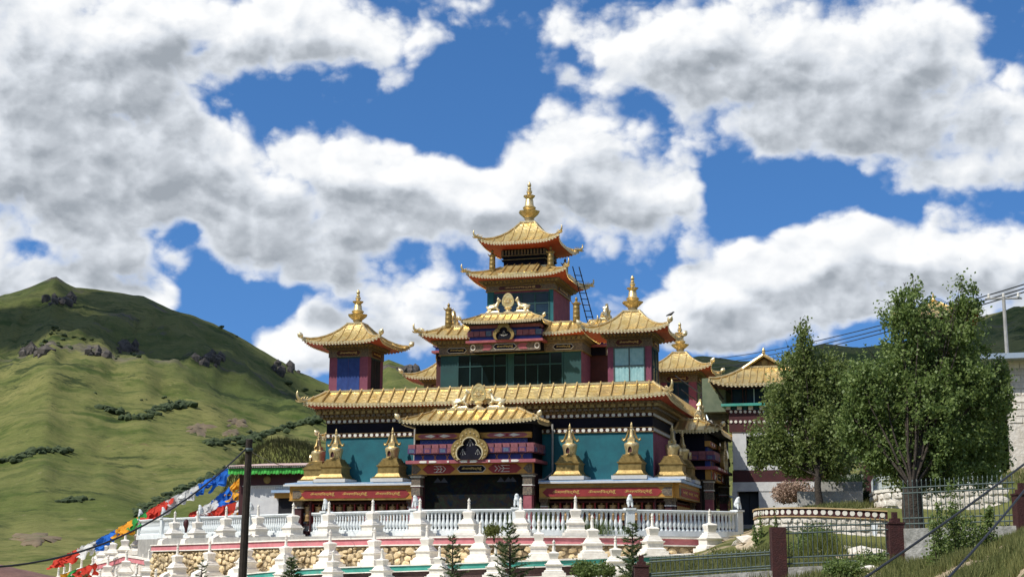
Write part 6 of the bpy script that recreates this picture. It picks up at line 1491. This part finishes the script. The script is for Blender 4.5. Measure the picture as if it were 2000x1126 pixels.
bush('shrub', 'yellow-green shrub growing against the balustrade by the portico', 965, 54.5, 1032, 22, 14, 1800, YELG, 21, .07)
bush('shrub', 'grassy shrub at the right end of the pink kerb', 1440, 53, 1066, 26, 22, 1500, YELG, 22, .09)
bush('weed_clump', 'tall weeds behind the balustrade beside the portico pillar', 1058, 57.5, 1010, 14, 36, 500, WEED, 23, cat='weeds', blade=True); bush('weed_clump', 'tall weeds behind the balustrade in front of the mural', 1000, 57.5, 1012, 20, 28, 500, WEED, 24, cat='weeds', blade=True); bush('weed_clump', 'weeds behind the balustrade near the prayer wheels', 1150, 57, 1018, 60, 22, 700, WEED, 25, cat='weeds', blade=True); bush('weed_clump', 'weeds behind the balustrade in front of the white house porch', 690, 63.5, 1026, 60, 16, 600, WEED, 26, cat='weeds', blade=True)
bush('flowering_shrub', 'dry pink flowering shrub bank beside the slim trunk', 1556, 54, 958, 50, 22, 7000, DRYF, 27, .08, stems=False)
bush('shrub', 'dark green shrub beside the gate pillar', 1650, 56, 938, 46, 18, 3000, LEAF3, 28, .11); bush('shrub', 'small round dark shrub at the corner of the white rubble wall', 1691, 51.5, 965, 9, 14, 900, LEAF3, 29, .08)
bush('shrub', 'feathery green bush behind the iron fence and flat-topped post', 1590, 42, 1055, 56, 32, 3800, LEAF4, 30, .09); bush('weed_clump', 'tall grass clump behind the iron fence', 1610, 41, 1066, 44, 40, 2200, YELG, 31, cat='weeds', blade=True)
bush('shrub', 'leafy bush in front of the iron fence base wall', 1650, 32, 1112, 44, 26, 2600, LEAF4, 32, .07); bush('shrub', 'broad leafed bush below the green kerb beside the stupa', 1140, 44, 1110, 40, 18, 2400, LEAF4, 33, .08); bush('shrub', 'leafy bush behind the spruce-side post', 1180, 45, 1108, 22, 16, 1400, LEAF2, 34, .08)
for i, (px, yt, r) in enumerate(((1489,985,45.5),(1516,975,46),(1478,1010,45))): bush('tall_weed', ('tall dark weed stalk before the bed wall next to the door step','tall weed stalk before the maroon disc band','shorter weed stalk beside the climbing weeds')[i], px, r, (yt+1075)/2, 7, (1075-yt)/2, 420, LEAF1, 40+i, .07, 'weed')
for i, (px, yt, yb, w) in enumerate(((1838,965,1130,18),(1882,930,1130,26),(1920,985,1130,20),(1862,1010,1130,34),(1958,1030,1130,16),(1900,1030,1130,26),(1700,1068,1128,30))):
    sapling(('slender leafy sapling next to the thick trunk','tallest leafy sapling before the white rubble wall','leafy sapling under the lower cable','bushy leafy sapling at the fence foot','short leafy sapling on the grass bank','leafy sapling between the two thick cables','low spreading sapling before the stepped-cap post')[i], px, 31+i*.5, yt, yb, w, 2000 if i else 1200, 50+i)
wl = ('ragged weed clump at the iron fence foot', 'loose green weeds between the fence and the bed wall', 'weedy tuft on the rough ground below the balustrade end', 'leafy weeds in front of the fence base')
for i in range(26):
    px = (1285+i*9.5) if i < 13 else (1530+(i-13)*36); r = (39.5+2.5*(i % 3)) if i % 2 else (35.6 if px > 1520 else 40.5); g_ = gpx(px, r); py = pr(g_)[1]; hgt = (10, 18, 13, 24)[i % 4]
    bush('weed_clump', wl[0 if r < 37 else (2 if px < 1480 else 1)], px, r, py-hgt*.5, 16+6*(i % 3), hgt, 420 if i % 2 else 600, (WEED, YELG, LEAF4, GRASSM)[i % 4], 200+i, .07, 'weeds', blade=(i % 2 == 0), group='weed clumps on the rough ground')
# grass and weeds covering the rough ground (uncountable)
q = random.Random(77); gm = MB()
def blades(n, px0, px1, r0, r1, h0, h1, w=.016):
    for _ in range(n):
        px = q.uniform(px0, px1); r = math.sqrt(q.uniform(r0*r0, r1*r1)); g_ = gpx(px, r)
        if mnoise.noise(Vector((g_.x*.35, g_.y*.35, 0))) < -.12: continue
        h = q.uniform(h0, h1)*(.6+.6*abs(mnoise.noise(Vector((g_.x*.8, g_.y*.8, 3))))); ln = Vector((q.gauss(0,.25), q.gauss(0,.25), 1)).normalized()*h; e = Vector((q.uniform(-1,1), q.uniform(-1,1), 0)).normalized()*w
        n_ = len(gm.v); gm.v += [tuple(g_-e), tuple(g_+e), tuple(g_+ln)]; gm.f.append((n_, n_+1, n_+2)); gm.m.append(0)
blades(16000, 1270, 1560, 36, 47, .15, .5); blades(16000, 1500, 1760, 30, 46, .12, .38); blades(26000, 1720, 2030, 19, 37, .10, .34, .012); blades(9000, 1480, 1700, 48.8, 57, .1, .35); blades(9000, 1050, 1300, 38, 46, .15, .5); blades(7000, 600, 1050, 42, 46, .15, .45); blades(9000, 1700, 2030, 50.5, 66, .15, .5)
gr = gm.build('grass', GRASSM, None, fix=False); tag(gr, 'rough grass and weeds covering the slope and banks', 'grass', kind='stuff')
# reddish earth bank at the left edge
eb = MB(); c = dep(10, 1112, 66); 
eb.grid(lambda u, v: (c.x+(u-.5)*9*RT.x+(v-.5)*6*FH.x, c.y+(u-.5)*9*RT.y+(v-.5)*6*FH.y, c.z-.75+1.25*max(0, math.sin(math.pi*min(1, v*1.1)))**.6*max(0, min(1, (1-u)*1.5))+.05*mnoise.noise(Vector((u*9, v*9, 0)))), 30, 20)
tag(eb.build('earth_bank', mat('red_brown_earth', (.11,.055,.045), (.17,.09,.07), rough=.95, scale=1.5, bump=.5, bscale=8), None, smooth=60, fix=False), 'bare red-brown earth bank below the prayer flags', 'earth bank', kind='structure')
rk = random.Random(5)
for i, (px, r, s_, lab) in enumerate(((1682,42.5,.55,'flat sandy boulder behind the iron fence'),(1712,41.5,.5,'pale boulder near the fence post base'),(1650,44,.35,'small brown boulder below the bed wall'),(1700,35.5,.3,'low pale rock before the iron fence'),(1462,50.5,.5,'pale stone block at the end of the pink kerb'),(1450,52,.4,'rough stone beside the balustrade end post'),(1537,53,.5,'white boulder beside the pink shrub'))):
    g_ = gpx(px, r); o = put('boulder', ROCKW[i], None, (g_.x, g_.y, g_.z+.05), (0, 0, rk.uniform(0, 3)), (s_*2.0, s_*2.2, s_*.8)); tag(o, lab, 'rock')
print('objects', len(bpy.data.objects), 'tris', sum(len(m_.polygons) for m_ in bpy.data.meshes)*2)

def hill_at(px, py):   # first point of the ground sheet seen along a pixel, beyond the terrace
    prev = None
    for k in range(220):
        r = 95+k*3.2; g_ = gpx(px, r); yy = pr(g_)[1]
        if yy <= py: return g_, r
    return None, None
q = random.Random(31); sh = MB(); _ico = bmesh.new(); bmesh.ops.create_icosphere(_ico, subdivisions=1, radius=1.0); IV = [v.co.copy() for v in _ico.verts]; IF = [tuple(v.index for v in f.verts) for f in _ico.faces]; _ico.free()
def shrub_blob(g_, s_):
    for _ in range(q.randint(1, 3)):
        o_ = Vector((q.gauss(0,s_*.7), q.gauss(0,s_*.7), s_*.15)); sh.add([tuple(g_+o_+Vector((v.x*s_*q.uniform(.7,1.3), v.y*s_*q.uniform(.7,1.3), v.z*s_*.7*q.uniform(.6,1.3)))) for v in IV], IF)
GUL = [[(255,1008),(300,985),(345,962),(400,938),(452,912)], [(455,868),(500,852),(545,838),(612,818)], [(180,798),(245,818),(305,800),(350,790)], [(0,905),(60,885),(120,880)], [(390,868),(440,862),(480,858)], [(110,985),(160,975)]]
for line in GUL:
    for (a, b) in zip(line[:-1], line[1:]):
        for _ in range(26):
            t = q.random(); g_, r = hill_at(a[0]+(b[0]-a[0])*t+q.gauss(0,3), a[1]+(b[1]-a[1])*t+q.gauss(0,2))
            if g_: shrub_blob(g_, q.uniform(.35,1.0)*r/260)
for _ in range(520):
    g_, r = hill_at(q.uniform(-20, 640), q.uniform(770, 1060))
    if g_ and mnoise.noise(g_*.016) > .22: shrub_blob(g_, q.uniform(.12,.5)*r/260)
for _ in range(300):
    g_, r = hill_at(q.uniform(-20, 640), q.uniform(640, 770))
    if g_ and mnoise.noise(g_*.012) > .15: shrub_blob(g_, q.uniform(.3,1.1)*r/400)
tag(sh.build('hillside_shrubs', leafmat('dark_heath', (.025,.042,.013), (.05,.072,.022), .1, .9), None, fix=False), 'scattered dark shrubs along the gullies of the green hillside', 'shrubs', kind='stuff')
# rock outcrops on the upper hill
CRAGM = mat('grey_brown_rock', (.04,.036,.032), (.115,.098,.084), rough=.95, scale=1.4, bump=.8, bscale=4)
CRAG = []
for k in range(6):
    mb = MB(); mb.add([tuple(Vector((v.x*q.uniform(.6,1.3), v.y*q.uniform(.6,1.3), v.z*q.uniform(.6,1.4)))) for v in IV], IF); CRAG.append(mb.mesh('rock', CRAGM, fix=False))
for (cx_, cy_, n, lab) in ((45,690,14,'dark rock outcrop high on the hill at its foot line'),(160,690,10,'small broken rock outcrop beside the grassy gully'),(225,682,12,'tall rock outcrop under the long ridge'),(390,706,20,'largest rock outcrop below the shoulder of the ridge'),(540,720,9,'small rock outcrop near the falling end of the ridge'),(790,728,12,'brown rocky scar on the slope behind the blue-hung tower'),(85,588,12,'rocky crest at the hill summit')):
    g0, r = hill_at(cx_, cy_)
    if not g0: continue
    t = thing('rock_outcrop', g0, lab, 'rock')
    for _ in range(n):
        g_, r2_ = hill_at(cx_+q.gauss(0,16), cy_+q.gauss(0,5))
        if not g_: continue
        s_ = q.uniform(1.0,2.8)*r/600; put('rock', CRAG[q.randint(0, 5)], t, g_-g0, (0, 0, q.uniform(0, 6)), (s_*q.uniform(.8,1.4), s_*q.uniform(.8,1.4), s_*q.uniform(.9,1.6)))
# bare earth scars
def scar(px, py, w, h, lab):
    mb = MB()
    def P(u, v):
        a = 2*math.pi*u; k = v*(1+.9*mnoise.fractal(Vector((math.cos(a)*1.8, math.sin(a)*1.8, px)), .8, 2.0, 3)); g_, r = hill_at(px+w*k*math.cos(a), py+h*k*math.sin(a)); g_ = g_ or hill_at(px, py)[0]; return (g_.x, g_.y, g_.z+.25-.5*v**5)
    mb.grid(P, 32, 5); tag(mb.build('earth_scar', EARTHM, None, smooth=60, fix=False), lab, 'bare earth', kind='structure')
EARTHM = mat('red_earth', (.11,.075,.042), (.17,.125,.07), rough=.95, scale=.25, bump=.4, bscale=1.0, stain=(.085,.105,.028), stain_amt=1.0, stain_scale=.35)
scar(375, 838, 30, 12, 'reddish earth scar in the grass'); scar(452, 826, 22, 8, 'pinkish earth scar beside the dark shrubs'); scar(445, 846, 16, 7, 'small pink earth scar'); scar(70, 1055, 50, 12, 'brown earth scar near the track')
# knoll with long dark grass behind the white house
kc = gpx(560, 118); kn = MB(); kz = dep(560, 862, 118).z
def KP(u, v):
    x = (u-.5)*2; y = (v-.5)*2; rr = max(0, 1-(abs(x)**2.4+abs(y)**2.2)); p = kc+RT*x*6.6+FH*y*5; h = (kz-kc.z)*rr**.55*(1-.12*x)+.35*mnoise.fractal(Vector((x*5, y*5, 1)), .9, 2, 3)*rr
    return (p.x, p.y, gz(p.x, p.y)-.3+h)
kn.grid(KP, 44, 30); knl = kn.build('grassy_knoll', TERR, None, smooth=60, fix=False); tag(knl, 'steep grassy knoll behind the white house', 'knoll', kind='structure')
kb = MB()
for _ in range(9000):
    u, v = q.random(), q.uniform(0, .75); p = Vector(KP(u, v)); 
    if abs(u-.5) > .46: continue
    ln = Vector((q.gauss(.05,.15), q.gauss(-.3,.2), q.uniform(.2,.8)))*q.uniform(.5,1.1); w = RT*.03; n = len(kb.v); kb.v += [tuple(p-w), tuple(p+w), tuple(p+ln)]; kb.f.append((n, n+1, n+2)); kb.m.append(0)
tag(kb.build('long_grass', leafmat('long_dark_grass', (.04,.05,.018), (.15,.14,.06), .3, .9), None, fix=False), 'long tufted grass on the knoll behind the white house', 'grass', kind='stuff')
# unseen cumulus added overhead, out of the picture, to shade the upper hills
CLM = mat('shade_cloud_white', (.8,.8,.8), (.85,.85,.85), rough=1.0, scale=.01, spec=0.0)
_t = nd(CLM.node_tree, 'ShaderNodeBsdfTransparent'); _m = nd(CLM.node_tree, 'ShaderNodeMixShader'); _m.inputs[0].default_value = .88
CLM.node_tree.links.new(CLM.node_tree.nodes['Principled BSDF'].outputs[0], _m.inputs[1]); CLM.node_tree.links.new(_t.outputs[0], _m.inputs[2]); CLM.node_tree.links.new(_m.outputs[0], CLM.node_tree.nodes['Material Output'].inputs[0])
def shade_cloud(targets, dist, label, seed, puffs):
    q = random.Random(seed); mb = MB(); c0 = None
    for (px, r, rad) in targets:
        g_ = gpx(px, r); c = g_+SD*dist
        if c0 is None: c0 = c.copy()
        for _ in range(puffs):
            bm = bmesh.new(); bmesh.ops.create_icosphere(bm, subdivisions=2, radius=rad*q.uniform(.45,.8)); o_ = c-c0+Vector((q.gauss(0,rad*.42), q.gauss(0,rad*.42), q.uniform(0,rad*.25)))
            mb.add([tuple(Vector((v.co.x, v.co.y, v.co.z*.5))*(1+.18*mnoise.noise(v.co*.06+o_*.02))+o_) for v in bm.verts], [tuple(v.index for v in f.verts) for f in bm.faces]); bm.free()
    o = mb.build('shade_cloud', CLM, None, smooth=80, loc=c0, fix=False); tag(o, label, 'shade_cloud', kind='structure')
shade_cloud([(60,640,60),(230,650,70),(400,640,60),(540,640,50),(-150,640,80),(150,760,60),(330,730,60)], 620, 'unseen cumulus added overhead to shade the upper left hill', 1, 10)
shade_cloud([(1380,600,70),(1560,560,80),(1720,520,80),(1880,470,80),(2050,430,80),(1650,720,90),(1850,650,90)], 620, 'unseen cumulus added overhead to shade the hills beyond the trees', 2, 36)
